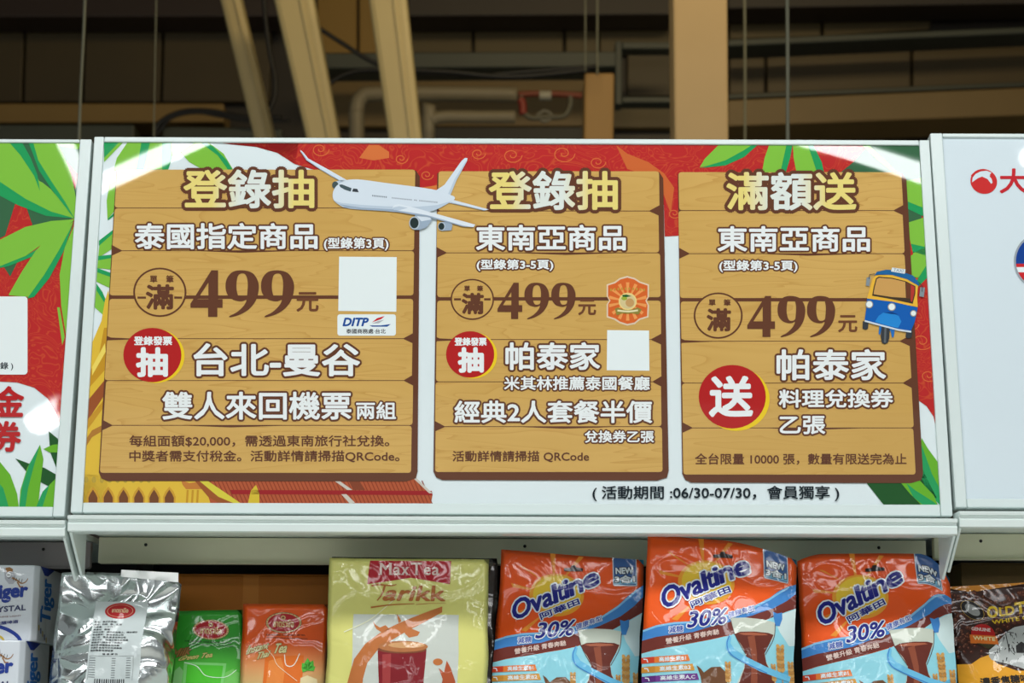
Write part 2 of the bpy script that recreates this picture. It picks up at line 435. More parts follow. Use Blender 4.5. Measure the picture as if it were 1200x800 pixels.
# slanting tubes, posts
def slanted(label, q, y, rgb):
    r = tag(empty('slanted_brace', hit_y(*q[3], y)), label, 'brace', 'slanting cream tubes')
    o = qbox('tube_body', q, y, .17, mat(rgb, 'paint', .45), bevel=.02)
    x0, x1 = q[0], q[1]; t = [(q[0][0] + (q[1][0] - q[0][0]) * .62, q[0][1]), (q[0][0] + (q[1][0] - q[0][0]) * .72, q[0][1]), (q[3][0] + (q[2][0] - q[3][0]) * .72, q[3][1]), (q[3][0] + (q[2][0] - q[3][0]) * .62, q[3][1])]
    s_ = qbox('seam_rib', t, y - .008, .02, mat(rgb, 'paint', .45), bevel=.003)
    for k in (o, s_): k.parent = r; k.matrix_parent_inverse = Matrix.Translation(-Vector(r.location))
def ext(x0, x1, x2, x3, y0=-40, y1=240):   # edges given at image heights 0 and 160
    f = lambda a, b, y: a + (b - a) * y / 160
    return [(f(x0, x2, y0), y0), (f(x1, x3, y0), y0), (f(x1, x3, y1), y1), (f(x0, x2, y1), y1)]
slanted('narrow cream tube, leftmost of the three slanting tubes', ext(258, 283, 297, 321), 7.2, (178, 160, 112))
slanted('wide cream tube, middle one of the three slanting tubes', ext(321, 368, 358, 398), 6.8, (186, 168, 118))
slanted('wide cream tube nearest the airplane picture, rightmost of the three slanting', ext(432, 477, 455, 494), 6.6, (186, 168, 118))
p = tag(empty('square_post', hit_y(823, 165, 5.6)), 'tan square post rising behind the big banner', 'post')
o = qbox('post_shaft', [(788, -60), (852, -60), (855, 300), (792, 300)], 5.6, .16, mat((194, 164, 114), 'paint', .6), bevel=.008)
o.parent = p; o.matrix_parent_inverse = Matrix.Translation(-Vector(p.location))
tag(qbox('short_post', [(685, 85), (720, 85), (704, 1180), (672, 1180)], 7.6, .16, mat((160, 124, 70), 'paint', .6), bevel=.01), 'short brown wooden post left of the grey steel frame', 'post')
# pipes
def px_tube(name, pts, y, rpx, m, parent=None, n=8):
    P = cr([tuple(hit_y(a, b, y)) for a, b in pts], n); d = y - CAM.y
    return tube(name, P, rpx / FPX * d, m, parent)
GP = mat((132, 122, 98), 'paint', .5)
tag(px_tube('pipe', [(418, 1040), (418, 600), (418, 180), (418, 130), (424, 114), (440, 110), (520, 110), (606, 111)], 8.2, 9.5, GP), 'thick grey pipe bending from vertical to level between two slanting tubes', 'pipe')
tag(px_tube('pipe', [(502, 1050), (502, 600), (502, 160), (506, 142), (520, 137), (560, 137), (604, 137)], 8.1, 8, GP), 'second grey pipe bending below the first, right of the slanting tubes', 'pipe')
v = tag(empty('valve_assembly', hit_y(640, 150, 7.9)), 'rusty red and steel valve loop beside the short brown post', 'valve')
for nm, pts, rp, c in (('pipe_loop', [(611, 112), (612, 128), (622, 138), (640, 137), (660, 136), (668, 124), (668, 110)], 3.4, (96, 92, 74)),
                       ('pipe_cross', [(607.5, 111), (625, 110), (648, 110), (682, 112)], 4, (126, 62, 40)), ('red_elbow', [(608.5, 117), (612, 120), (613, 134)], 5, (140, 50, 34)),
                       ('grey_joint', [(632, 112), (646, 112)], 6, (168, 164, 146)), ('wheel_handle', [(629, 136), (638, 130), (647, 136), (638, 142), (630, 137)], 2.2, (120, 116, 100))):
    o = px_tube(nm, pts, 8.2, rp, mat(c, 'paint', .5)); o.parent = v; o.matrix_parent_inverse = Matrix.Translation(-Vector(v.location))
# cables and hanging rods
BK = mat((18, 17, 15), 'paint', .5)
def cable(label, pts, y, rp, m=BK, name='cable', cat='cable', group=None): return tag(px_tube(name, pts, y, rp, m), label, cat, group)
cable('black cable bundle looping over the light brown beam at left', [(178, 200), (181, 158), (190, 142), (215, 131), (250, 131), (285, 138), (330, 138)], 8.47, 3.6)
cable('thinner black cable under the loop at left', [(183, 160), (200, 139), (230, 132), (262, 137), (300, 143), (340, 141)], 8.447, 2)
cable('black cable hanging between the two leftmost slanting tubes', [(306, -60), (310, 10), (316, 60), (322, 90), (322, 112), (316, 128), (309, 138)], 7.8, 3)
cable('black cable falling from the middle slanting tube to the right', [(366, 28), (400, 50), (440, 74), (480, 84), (560, 88), (620, 84), (700, 78)], 7.7, 3)
cable('black cable rising to the thick slanting tube from the left', [(384, 100), (398, 90), (420, 83), (450, 82), (520, 84), (600, 90), (690, 82)], 7.6, 3.2)
ROD = mat((112, 112, 92), 'paint', .5)
HR = 'thin hanging wires and rods'
cable('thin grey hanging wire above the left sign', [(101, -40), (98, 40), (94, 120), (91, 230)], 5.2, 1.8, ROD, 'hanging_wire', 'wire', HR)
cable('very thin hanging wire left of the narrow slanting tube', [(184, -40), (182, 60), (179, 230)], 6.4, .8, ROD, 'hanging_wire', 'wire', HR)
cable('thin grey rod hanging right of the tan post', [(922, -40), (923, 60), (923, 230)], 4.6, 2.4, ROD, 'hanging_rod', 'rod', HR)
cable('faint thin rod close to the right side of the tan post', [(872, -40), (873, 60), (873, 230)], 7, 1.6, ROD, 'hanging_rod', 'rod', HR)
cable('thin wire hanging down to the short brown post', [(700, -40), (700, 40), (700, 88)], 7.5, 1.3, ROD, 'hanging_wire', 'wire', HR)
cable('faint wire left of the short brown post', [(686, -40), (686, 84)], 7.5, 1.0, ROD, 'hanging_wire', 'wire', HR)

# ------------------------------------------------------------ fluorescent lamps over the aisle (mirrored in the glossy signs)
def lamp(label, a, b, r=.019, e=34):
    a = Vector(a); b = Vector(b); mid = (a + b) / 2; L_ = (b - a).length; d = (b - a).normalized()
    t = tag(empty('tube_lamp', mid), label, 'lamp', 'fluorescent lamps over the aisle')
    ang = math.atan2(d.y, d.x); t.rotation_euler = (0, 0, ang)
    em = bpy.data.materials.get('lit_tube')
    if not em:
        em = bpy.data.materials.new('lit_tube'); em.use_nodes = True; bb = em.node_tree.nodes['Principled BSDF']
        bb.inputs['Emission Color'].default_value = (.95, 1, 1, 1); bb.inputs['Emission Strength'].default_value = e
    tube('lit_tube', [(-L_ / 2, 0, 0), (L_ / 2, 0, 0)], r, em, t, 12)
    box('lamp_housing', (-L_ / 2 - .03, -r * .7, r * 1.05), (L_ / 2 + .03, r * .7, .09), mat((90, 92, 92), 'paint'), t, .005)
    for s_ in (-1, 1):
        box('end_cap', (s_ * (L_ / 2 + .012) - .012, -.022, -.022), (s_ * (L_ / 2 + .012) + .012, .022, .04), mat((235, 236, 232), 'paint'), t, .003)
        tube('hanger', [(s_ * L_ * .35, 0, .09), (s_ * L_ * .35, 0, 6.0 - mid.z)], .004, ROD, t, 6)

# ------------------------------------------------------------ illuminated-look header signs
TILT = R(5.5)
SO = Vector((0, 2.74, 1.895))
SROT = Matrix.Rotation(-TILT, 3, 'X')
class Plane:
    def __init__(s, org, tilt):
        s.o = Vector(org); s.tilt = tilt; s.rot = Matrix.Rotation(-tilt, 3, 'X'); s.n = s.rot @ Vector((0, -1, 0)); s.ri = s.rot.transposed()
    def __call__(s, px, py):
        d = ray(px, py); t = (s.o - CAM).dot(s.n) / d.dot(s.n); p = s.ri @ (CAM + d * t - s.o); return (p.x, p.z)
def vec_map(pl):
    def f(px, py): return pl(px, py)
    Rm = np.array(CROT); o = np.array(pl.o); n = np.array(pl.n); ri = np.array(pl.ri); c = np.array(CAM)
    def vec(Q):
        d = np.column_stack([(Q[:, 0] - 600) / FPX, (400 - Q[:, 1]) / FPX, -np.ones(len(Q))]) @ Rm.T
        t = ((o - c) @ n) / (d @ n); p = (c + d * t[:, None] - o) @ ri.T; return p[:, [0, 2]]
    f.vec = vec; return f
WHT = mat((208, 221, 219), 'paint', .25)
WHT2 = mat((222, 234, 231), 'paint', .25)
def sign(label, pl, outer, inner, base):
    """outer and inner: corner pixels TL TR BR BL of the frame and of the poster"""
    root = empty('header_sign', pl.o, (-pl.tilt, 0, 0)); tag(root, label, 'sign', 'header signs on top of the shelves')
    O = [pl(*c) for c in outer]; I = [pl(*c) for c in inner]
    def rail(q, f=.004, d=.038):
        V, F = prism([(u, -f, v) for u, v in q], [(u, d, v) for u, v in q]); return mk('frame_rail', V, F, WHT, root, bevel=.0016)
    g = .0004
    bl = pl(inner[3][0], outer[3][1]); br = pl(inner[2][0], outer[2][1]); tl = pl(inner[0][0], outer[0][1]); tr = pl(inner[1][0], outer[1][1])
    rail([O[3], (I[3][0], bl[1]), (I[0][0], tl[1]), O[0]]); rail([(I[2][0], br[1]), O[2], O[1], (I[1][0], tr[1])])
    rail([(I[3][0] + g, bl[1]), (I[2][0] - g, br[1]), (I[2][0] - g, I[2][1]), (I[3][0] + g, I[3][1])], .0034)
    rail([(I[0][0] + g, I[0][1]), (I[1][0] - g, I[1][1]), (I[1][0] - g, tr[1]), (I[0][0] + g, tl[1])], .0034)
    V, F = prism([(u, .0006, v) for u, v in O], [(u, .03, v) for u, v in O])
    c = ((O[0][0] + O[1][0]) / 2, (O[0][1] + O[3][1]) / 2)
    V = [(c[0] + (x - c[0]) * .992, y, c[1] + (z - c[1]) * .985) for x, y, z in V]
    poster = mk('poster_sheet', V, F, base, root)
    return root, poster, I

LG = (124, 184, 66); MG = (40, 150, 88); DG = (58, 100, 70); LG2 = (100, 168, 44); DG2 = (34, 82, 40)
WOOD = mat((202, 164, 94), 'wood'); BRN = (98, 62, 46); RED = mat((178, 46, 46), 'redswirl'); BADGE = (172, 40, 40); TXW = (224, 230, 230)
pm = Plane(SO, TILT)
m_root, m_poster, m_in = sign('wide banner sign with three wooden board price panels and an airplane picture', pm,
    [(111, 161), (1088.5, 165), (1116, 605), (83, 601)], [(122, 167), (1077, 171), (1101.5, 591.5), (97.5, 589)], mat((214, 226, 228), 'poster'))
P = Print(vec_map(pm), m_in)
# background art
P.part('printed_background')
P.poly([(250, 160), (1100, 160), (1110, 543), (1098, 506), (1094, 488), (1086, 476), (1075, 468), (1060, 300), (796, 276), (779, 277), (778, 240), (515, 232), (496, 237), (480, 232), (345, 192), (325, 179), (300, 172), (270, 169)], RED, 1)
P.poly([(122, 160), (146, 160), (122, 185)], MG, 1)
P.poly([(122, 185), (146, 160), (151, 160), (122, 190)], LG, 1)
P.poly([(133, 200), (137, 185), (150, 166), (201, 166), (202, 182), (196, 198)], LG, 1)
P.poly([(166, 166), (176, 166), (168, 199), (160, 199)], MG, 2); P.poly([(190, 166), (200, 166), (201, 186), (197, 200), (190, 200)], MG, 2)
P.poly([(211, 178), (230, 166), (243, 166), (262, 180), (274, 200), (240, 200), (222, 190)], LG, 2, curve=0)
P.poly([(240, 166), (250, 172), (266, 188), (273, 200), (268, 200), (255, 182), (236, 168)], MG, 3)
P.poly([(250, 166), (350, 166), (346, 192), (325, 179), (300, 172), (270, 169)], RED, 1)
P.poly([(128, 216), (136, 212), (136, 245), (126, 257), (125, 235)], LG, 1); P.poly([(126, 257), (136, 247), (136, 251), (127, 258)], MG, 2)
P.poly([(117, 283), (134, 270), (134, 290), (115, 302)], LG, 1); P.poly([(116, 282), (134, 268), (134, 272), (116, 288)], MG, 2)
P.poly([(115, 302), (133, 300), (132, 316), (114, 314)], LG, 1); P.poly([(115, 300), (133, 298), (132, 302), (115, 305)], MG, 2)
P.poly([(114, 316), (131, 322), (130, 338), (113, 330)], LG, 1); P.poly([(114, 314), (131, 320), (131, 325), (114, 319)], MG, 2)
P.poly([(113, 334), (120, 342), (126, 358), (122, 370), (111, 360)], LG, 1); P.poly([(113, 332), (120, 342), (127, 358), (122, 354), (113, 340)], MG, 2)
GOLD = (214, 178, 62); GD2 = (190, 142, 44)
P.poly([(127, 340), (128.5, 352), (131, 400), (126, 450), (100, 480), (102, 440), (107, 404), (115, 385), (119, 376), (123, 352)], GOLD, 3)
P.poly([(122, 384), (126, 384), (126, 430), (103, 456), (105, 436), (116, 416)], GD2, 4)
P.poly([(108, 430), (123, 402), (124, 412), (108, 440)], (228, 206, 96), 5)
P.poly([(98, 440), (126, 440), (126, 600), (96, 600)], GOLD, 2)
P.poly([(99, 474), (127, 440), (127, 456), (98, 500)], (148, 82, 48), 4)
P.poly([(99, 496), (124, 466), (124, 474), (99, 508)], GD2, 4)
P.poly([(97, 520), (108, 504), (120, 498), (122, 504), (108, 512), (101, 523)], (168, 116, 50), 4)
P.poly([(95, 556), (245, 556), (250, 600), (94, 600)], GOLD, 2)
for k in range(9): P.ell(101 + 9.2 * k, 562, 2.6, 3.6, (176, 150, 62), 3)
for k in range(6):
    x = 109 + 17.9 * k
    P.poly([(x - 7, 592), (x - 7.4, 582), (x - 5, 576), (x, 570), (x + 5, 576), (x + 7.4, 582), (x + 7, 592)], (196, 148, 52), 3)
    P.poly([(x - 5, 592), (x - 5.4, 583), (x - 3, 578), (x, 573.5), (x + 3, 578), (x + 5.4, 583), (x + 5, 592)], (112, 70, 44), 4)
P.poly([(212, 562), (222, 566), (236, 564), (240, 573), (218, 573), (214, 568)], (188, 120, 56), 4)
for k in range(3): P.stroke([(220 + 6 * k, 574), (219 + 6 * k, 590)], 2.4, GD2, 4)
RF = (172, 86, 54)
P.poly([(236, 556), (484, 556), (507, 579), (503, 600), (250, 600)], RF, 3)
for k in range(60):
    x = 246 + 4.6 * k
    if x < 498: P.stroke([(x, 563), (x + 12, 590)], 1.2, (138, 62, 40), 4)
P.poly([(232, 561), (243, 563), (286, 592), (268, 592), (246, 580)], (206, 194, 66), 5); P.poly([(228, 563), (232, 562), (256, 582), (280, 592), (262, 592), (244, 582)], (150, 84, 44), 6)
P.poly([(294, 575), (300, 568), (304, 578), (304, 590), (290, 592)], (206, 180, 56), 6)
P.poly([(270, 574), (506, 575), (507, 580), (272, 579)], (150, 38, 40), 6)
for pts in ([(390, 562), (396, 562), (413, 574), (407, 574)], [(400, 579), (406, 579), (416, 589), (410, 590)], [(484, 560), (488, 560), (507, 578), (503, 578)]): P.poly(pts, (196, 190, 178), 7)
P.poly([(408, 562), (420, 562), (428, 574), (414, 574)], (128, 66, 44), 5)
# gold curls over the red
P.poly([(421, 185), (432, 170), (444, 170), (456, 178), (456, 185), (438, 188)], (204, 112, 62), 2)
P.poly([(722, 170), (735, 180), (760, 190), (778, 203), (790, 220), (786, 250), (777, 226), (760, 206), (735, 198)], (196, 100, 54), 2)
P.poly([(478, 226), (493, 220), (512, 217), (513, 222), (495, 228), (494, 233)], (206, 120, 62), 2)
for cx, cy, r in ((375, 175, 11), (600, 182, 12), (560, 180, 9), (470, 186, 8), (660, 180, 14), (700, 190, 10), (1080, 400, 14), (1088, 440, 10), (1068, 380, 9), (790, 250, 8), (500, 205, 8)):
    sp = [(cx + r * (1 - t / 26) * math.cos(t * .42), cy + .8 * r * (1 - t / 26) * math.sin(t * .42)) for t in range(24)]
    P.stroke(sp, 1.1, (203, 104, 58), 2)
# leaves right
P.poly([(820, 196), (826, 186), (842, 170), (886, 168), (870, 180), (850, 190)], LG, 3); P.poly([(820, 197), (850, 188), (872, 176), (884, 168), (890, 168), (872, 184), (850, 194)], MG, 4)
P.poly([(893, 202), (896, 185), (902, 168), (928, 168), (924, 188), (916, 205)], LG, 3); P.poly([(914, 204), (922, 168), (929, 168), (926, 185), (920, 205)], MG, 4)
P.poly([(934, 205), (930, 185), (929, 168), (948, 168), (962, 190), (966, 204)], LG, 3); P.poly([(958, 204), (950, 180), (946, 168), (952, 168), (963, 190), (966, 204)], MG, 4)
P.poly([(985, 202), (1000, 190), (1020, 168), (1080, 168), (1080, 330), (1058, 330), (1055, 202)], DG, 3)
P.poly([(1008, 168), (1016, 168), (1036, 186), (1052, 202), (1046, 202), (1028, 188)], LG, 4)
for a, b in (((1058, 218), (1080, 222)), ((1060, 268), (1084, 268))):
    P.poly([(a[0], a[1] - 6), (b[0] + 2, b[1] - 14), (b[0] + 3, b[1] + 22), (a[0], a[1] + 16)], LG, 4)
    P.poly([(a[0], a[1] + 16), (b[0] + 3, b[1] + 22), (b[0] + 3, b[1] + 32), (a[0], a[1] + 24)], MG, 5)
P.poly([(1063, 300), (1088, 288), (1090, 308), (1082, 328), (1064, 322)], LG, 5); P.poly([(1072, 332), (1090, 304), (1090, 322), (1076, 336)], MG, 6)
P.poly([(1060, 296), (1066, 280), (1070, 298), (1064, 302)], RED, 6)
P.poly([(1062, 330), (1094, 318), (1094, 345), (1062, 345)], RED, 5)
P.poly([(1075, 545), (1080, 513), (1087, 525), (1098, 540), (1102, 548), (1102, 582), (1094, 576), (1084, 560)], LG2, 3)
P.poly([(1078, 516), (1083, 530), (1092, 555), (1102, 574), (1102, 592), (1088, 578), (1078, 556)], MG, 4); P.poly([(1077, 540), (1086, 560), (1098, 584), (1080, 578), (1070, 560)], DG2, 4)
P.poly([(1014, 564), (1050, 564), (1062, 568), (1080, 586), (1078, 596), (1036, 592)], DG2, 3)
P.poly([(1056, 566), (1075, 560), (1094, 580), (1100, 594), (1080, 592), (1066, 578)], LG2, 5); P.poly([(1062, 566), (1072, 574), (1094, 588), (1101, 594), (1082, 592), (1070, 582)], MG, 6)
# wooden boards (flat print)
SE1 = [199, 244, 294, 348, 397, 446, 498.5, 554.5]; SE2 = [201, 247.5, 296.5, 350, 398, 447.5, 500, 553.5]; SE3 = [202, 247, 297.5, 351, 400, 449, 501.5, 556.5]
def board(n, xt0, xb0, xt1, xb1, SE, side=5.5, bot=9):
    P.part('printed_board#%d' % n)
    X0 = lambda y: xt0 + (xb0 - xt0) * (y - 200) / 355; X1 = lambda y: xt1 + (xb1 - xt1) * (y - 200) / 355
    yb = SE[-1] + bot
    bk = [(X0(SE[0]) - .8, SE[0] + 2), (X0(yb - 10) - 1.6, yb - 10), (X0(yb) + 2, yb - 3), (X0(yb) + 9, yb), (X1(yb) - 6, yb + .6), (X1(yb) + side, yb - 3), (X1(yb) + side + 2, yb - 11), (X1(SE[0]) + side, SE[0] + 8), (X1(SE[0]) + 1, SE[0] + 1)]
    P.poly(bk, BRN, 9)
    for i in range(7):
        a, b = SE[i] + (.4 if i else 0), SE[i + 1] - .5; g = (0, 0, 0, 1.2, 0, 0, 0, 0)[i + 1] if i < 6 else 0; a += (2.0 if i == 3 else 0)
        c = 3; j = [random.Random(n * 10 + i).uniform(-.8, .8) for _ in range(2)]
        L0, L1, R0, R1 = X0(a) + j[0], X0(b) + j[0], X1(a) + j[1], X1(b) + j[1]
        P.poly([(L0 + c, a), (R0 - c, a), (R0 - .8, a + .8), (R0, a + c), (R1, b - g - c), (R1 - .8, b - g - .8), (R1 - c, b - g), (L1 + c, b - g), (L1 + .8, b - g - .8), (L1, b - g - c), (L0, a + c), (L0 + .8, a + .8)], WOOD, 10)
    def nl(x, y, s_): P.poly([(x, y - 7), (x + 13 * s_, y), (x, y + 6)], BRN, 11)
    nl(X0(SE[2]) - 1, SE[2], 1); nl(X0(SE[6]) - 1, SE[6], 1)
    nl(X1(SE[4]) + 1, SE[4], -1); nl(X1(SE[5]) + 1, SE[5], -.9)
    if n > 1: nl(X1(SE[1]) + 1, SE[1], -1)
    for k in (2, 6): P.poly([(X0(SE[k]) + 90, SE[k]), (X0(SE[k]) + 150, SE[k] + 2.4), (X0(SE[k]) + 230, SE[k] - .3)], BRN, 11)
    P.poly([(X0(SE[4]), SE[4] - 3), (X0(SE[4]) + 4, SE[4] - 1.4), (X0(SE[4]) + 40, SE[4] + .3), (X0(SE[4]), SE[4] + 2)], BRN, 11)
board(1, 137, 117.5, 486.5, 482, SE1); board(2, 513.3, 509.5, 771.6, 776, SE2); board(3, 795, 801, 1056, 1073, SE3, 6, 9)

# lettering: brown-edged white, plain brown, red badges
def outl(t, b, bold=1.2, out=2.2, c=TXW, oc=BRN, lv=14, name='lettering'): P.part('%s#%s%d' % (name, t, b[0])); P.text(t, b, c, lv, bold * .55, (out - .1, oc))
def shrink(b, r): return (b[0] + r, b[1] + r, b[2] - r, b[3] - r)
for n, (t, b) in enumerate((('登錄抽', (214.5, 198.5, 369, 245)), ('登錄抽', (572, 200, 724.5, 247)), ('滿額送', (850.5, 201.5, 1004, 247.5)))):
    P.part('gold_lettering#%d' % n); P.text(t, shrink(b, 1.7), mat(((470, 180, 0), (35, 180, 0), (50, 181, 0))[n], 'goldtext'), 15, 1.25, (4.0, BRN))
outl('泰國指定商品', shrink((157.5, 261, 373, 293), 1.4), 1.4, 2.2)
outl('(型錄第3頁)', (380, 279, 455, 293.5), .7, 1.7)
outl('東南亞商品', shrink((557, 263, 734, 294.5), 1.4), 1.4, 2.2); outl('(型錄第3-5頁)', (559, 304.5, 648, 317.5), .7, 1.7)
outl('東南亞商品', shrink((840, 264.5, 1020, 296), 1.4), 1.4, 2.2); outl('(型錄第3-5頁)', (843, 305.5, 934, 319), .7, 1.7)
outl('台北-曼谷', shrink((226, 401.5, 423, 442), 1.9), 1.9, 2.6)
outl('雙人來回機票', shrink((189.5, 458.5, 412.5, 492.5), 1.4), 1.4, 2.4); outl('兩組', shrink((417, 470.5, 464.5, 492), .9), .9, 2)
outl('帕泰家', shrink((591.5, 400.5, 704, 434.5), 1.6), 1.6, 2.4); outl('米其林推薦泰國餐廳', (591, 441.5, 761, 457), .7, 1.8)
outl('經典2人套餐半價', shrink((532, 469, 765, 496.5), 1.2), 1.2, 2.3); outl('兌換券乙張', (685.5, 505, 766, 518.5), .7, 1.8)
outl('帕泰家', shrink((909, 408.5, 1039, 446.5), 1.7), 1.7, 2.5); outl('料理兌換券', shrink((912, 456, 1047, 478.5), 1.1), 1.1, 2.2); outl('乙張', shrink((913, 487, 967.5, 509.5), 1.1), 1.1, 2.2)
def plain(t, b, c=BRN, bold=.25, lv=14): P.part('lettering#%s%d' % (t, b[0])); P.text(t, b, c, lv, bold)
plain('每組面額$20,000，需透過東南旅行社兌換。', (152, 510.3, 456, 523.5)); plain('中獎者需支付稅金。活動詳情請掃描QRCode。', (152, 528, 468, 541.5))
plain('活動詳情請掃描 QRCode', (530.5, 528.5, 690, 541.5)); plain('全台限量 10000 張，數量有限送完為止', (814.5, 531.5, 1062, 544.5))
plain('( 活動期間 :06/30-07/30，會員獨享 )', (694.5, 569.5, 983, 587), (24, 34, 40), .3)
def s499(b4, b9a, b9b, y0, y1):
    P.part('price_lettering#%d' % b4[0])
    f4 = lambda x, y: (b4[0] + (x - 705) / 215 * (b4[1] - b4[0]), y0 + (y - 97) / 308 * (y1 - y0))
    P.poly([f4(*q) for q in ((845, 97), (890, 97), (890, 288), (920, 288), (920, 345), (885, 345), (885, 405), (823, 405), (823, 345), (705, 345), (705, 318))], BRN, 15, holes=[[f4(*q) for q in ((825, 178), (825, 288), (752, 288))]])
    for b in (b9a, b9b):
        f9 = lambda x, y: (b[0] + (x - 42) / 213 * (b[1] - b[0]), y0 + (y - 95) / 315 * (y1 - y0))
        out = cr([(150, 95), (212, 112), (246, 160), (255, 215), (240, 290), (200, 350), (140, 392), (75, 412), (68, 404), (115, 378), (158, 335), (176, 296), (150, 304), (120, 303), (80, 288), (50, 250), (42, 200), (52, 148), (88, 106)], 4, True)
        hol = cr([(148, 116), (172, 128), (184, 175), (182, 240), (176, 275), (155, 286), (130, 280), (115, 240), (112, 185), (122, 132)], 4, True)
        P.poly([f9(*q) for q in out], BRN, 15, holes=[[f9(*q) for q in hol]])
s499((223.4, 261), (264.5, 303.5), (306, 344.8), 317, 371.5); s499((583, 612), (614.5, 643.5), (646, 674.5), 331.5, 374); s499((875.5, 908), (911, 943.5), (945.5, 978.5), 347, 395)
for t, b in (('元', (348, 343, 373, 365)), ('元', (678, 351.5, 698, 369)), ('元', (982.5, 370, 1004, 389))): plain(t, b, (110, 70, 48), .6)
for cx, cy, rx, ry, bm_, bs in ((187.5, 342.7, 31.2, 28.8, (172, 334.5, 203, 362), (176, 323, 203.6, 331.5)), (553.5, 351, 25.5, 24, (542, 344.5, 566, 367.5), (544, 335, 566, 341.5)), (841.5, 370, 28.7, 27, (829, 362.5, 855.5, 387.5), (830.5, 351, 856, 358.5))):
    P.part('round_stamp#%d' % cx); P.ell(cx, cy, rx, ry, WOOD, 13); P.ell(cx, cy, rx, ry, BRN, 14, inner=.93, n=48)
    if cx < 800:
        sy = (349, 351)[cx > 500]
        P.stroke([(cx - rx * .84, sy), (cx - rx * .52, sy)], 2.6, BRN, 14); P.stroke([(cx + rx * .54, sy), (cx + rx * .84, sy)], 2.6, BRN, 14)
    P.text('滿', bm_, BRN, 16, 1.1); P.text('單　筆', bs, BRN, 16, .2)
for cx, cy, rx, ry, dx, dy, b1, b2, t2 in ((178.8, 416.2, 34, 31.8, 3.6, 1, (157.5, 394.5, 201.5, 404.5), (161, 408.5, 195.5, 440.5), '抽'), (551, 415.5, 28.2, 27.2, 3.4, 1, (533, 396, 570, 405), (538, 408.5, 565.5, 435.5), '抽'), (858, 465, 39.3, 37.2, 4.5, 2.8, None, (832, 442, 881, 487.5), '送')):
    P.part('red_badge#%d' % cx); P.ell(cx + dx, cy + dy, rx, ry, (228, 196, 44), 13); P.ell(cx, cy, rx, ry, BADGE, 14)
    if b1: P.text('登錄發票', b1, TXW, 15, .4)
    P.text(t2, b2, TXW, 15, 1.6)
# white cards
P.part('blank_white_card'); P.poly([(397.5, 301), (465, 301.5), (464.5, 365.5), (396.5, 364.5)], (222, 232, 232), 13)
P.part('blank_white_card#2'); P.poly([(711.5, 387), (760.5, 387.5), (761, 434.5), (711, 434)], (222, 232, 232), 13)
P.part('logo_card'); P.rrect(395.5, 368.5, 464, 393.5, 3, (222, 232, 232), 13)
P.text('DITP', (402, 373, 430, 382), (34, 78, 150), 14, .55, slant=2.4)
P.poly([(436, 378), (442, 373), (451, 370.5), (447, 374)], (196, 40, 50), 14); P.poly([(436, 379.4), (443, 376.4), (450, 375), (444, 379)], (170, 176, 180), 14); P.poly([(433, 381.5), (446, 381.5), (458, 380), (454, 383), (436, 383)], (34, 78, 150), 14)
P.text('泰國商務處·台北', (406, 385.6, 452, 391), (50, 50, 56), 14, .1)
# restaurant shield
P.part('shield_emblem'); S = lambda pts: [(700 + x / 10, 315 + y / 10) for x, y in pts]
sh = [(350, 85), (440, 110), (500, 150), (605, 185), (605, 330), (578, 375), (605, 430), (600, 570), (500, 600), (440, 650), (350, 668), (260, 640), (200, 600), (108, 570), (108, 420), (138, 375), (108, 320), (108, 185), (200, 155), (260, 110)]
P.poly(S(sh), (216, 196, 168), 13); P.poly(S([(355 + (x - 355) * .93, 375 + (y - 375) * .93) for x, y in sh]), (208, 100, 48), 14)
for k in range(14):
    a = 2 * PI * (k + .5) / 14; P.poly(S([(355, 385), (355 + 225 * math.cos(a - .09), 385 + 225 * math.sin(a - .09)), (355 + 225 * math.cos(a + .09), 385 + 225 * math.sin(a + .09))]), (226, 150, 84), 15)
P.ell(735.5, 353.5, 10.6, 10.2, (226, 204, 130), 16); P.ell(735.5, 353.5, 9, 8.6, (206, 190, 140), 17); P.ell(738, 355, 5, 5, (190, 150, 96), 18); P.ell(731.5, 350, 3.4, 2.2, (150, 170, 60), 18)
P.poly(S([(290, 310), (340, 305), (400, 325), (340, 335), (295, 330)]), (36, 92, 50), 19)
P.poly(S([(205, 470), (240, 455), (300, 480), (355, 488), (410, 480), (470, 455), (520, 480), (480, 540), (410, 525), (355, 530), (290, 525), (225, 550)]), (140, 130, 62), 19)
P.stroke(S([(235, 492), (300, 500), (355, 503), (410, 500), (475, 490)]), 2.0, (222, 214, 170), 20)
for k in range(10): P.ell(716 + 4.3 * k, 340 - 1.4 * math.sin(k / 9 * PI), 1.2, 1.7, (190, 142, 60), 17)
# airplane
P.part('airplane_picture'); A = lambda pts: [(340 + x / 5, 160 + y / 5) for x, y in pts]
PL = (206, 218, 228); PL2 = (182, 198, 212); PL3 = (150, 168, 186)
P.poly(A([(62, 82), (75, 92), (108, 132), (240, 205), (340, 262), (310, 270), (245, 237), (180, 198), (96, 142), (60, 88)]), PL, 22); P.stroke(A([(66, 95), (100, 142), (180, 196), (300, 266)]), .7, PL3, 23)
P.poly(A([(258, 268), (300, 258), (340, 262), (330, 300), (270, 306)]), PL2, 22); P.ell(393, 217.5, 3.6, 4.3, (70, 84, 84), 23)
P.poly(A([(940, 370), (1165, 430), (1140, 436), (935, 392)]), PL, 22); P.stroke(A([(940, 390), (1140, 436)]), .7, PL3, 23)
P.poly(A([(850, 322), (905, 285), (1005, 145), (1025, 128), (1040, 130), (1036, 148), (975, 260), (940, 345), (900, 340)]), PL, 22); P.poly(A([(1028, 150), (1036, 148), (975, 260), (940, 345), (925, 342), (965, 250)]), PL2, 23)
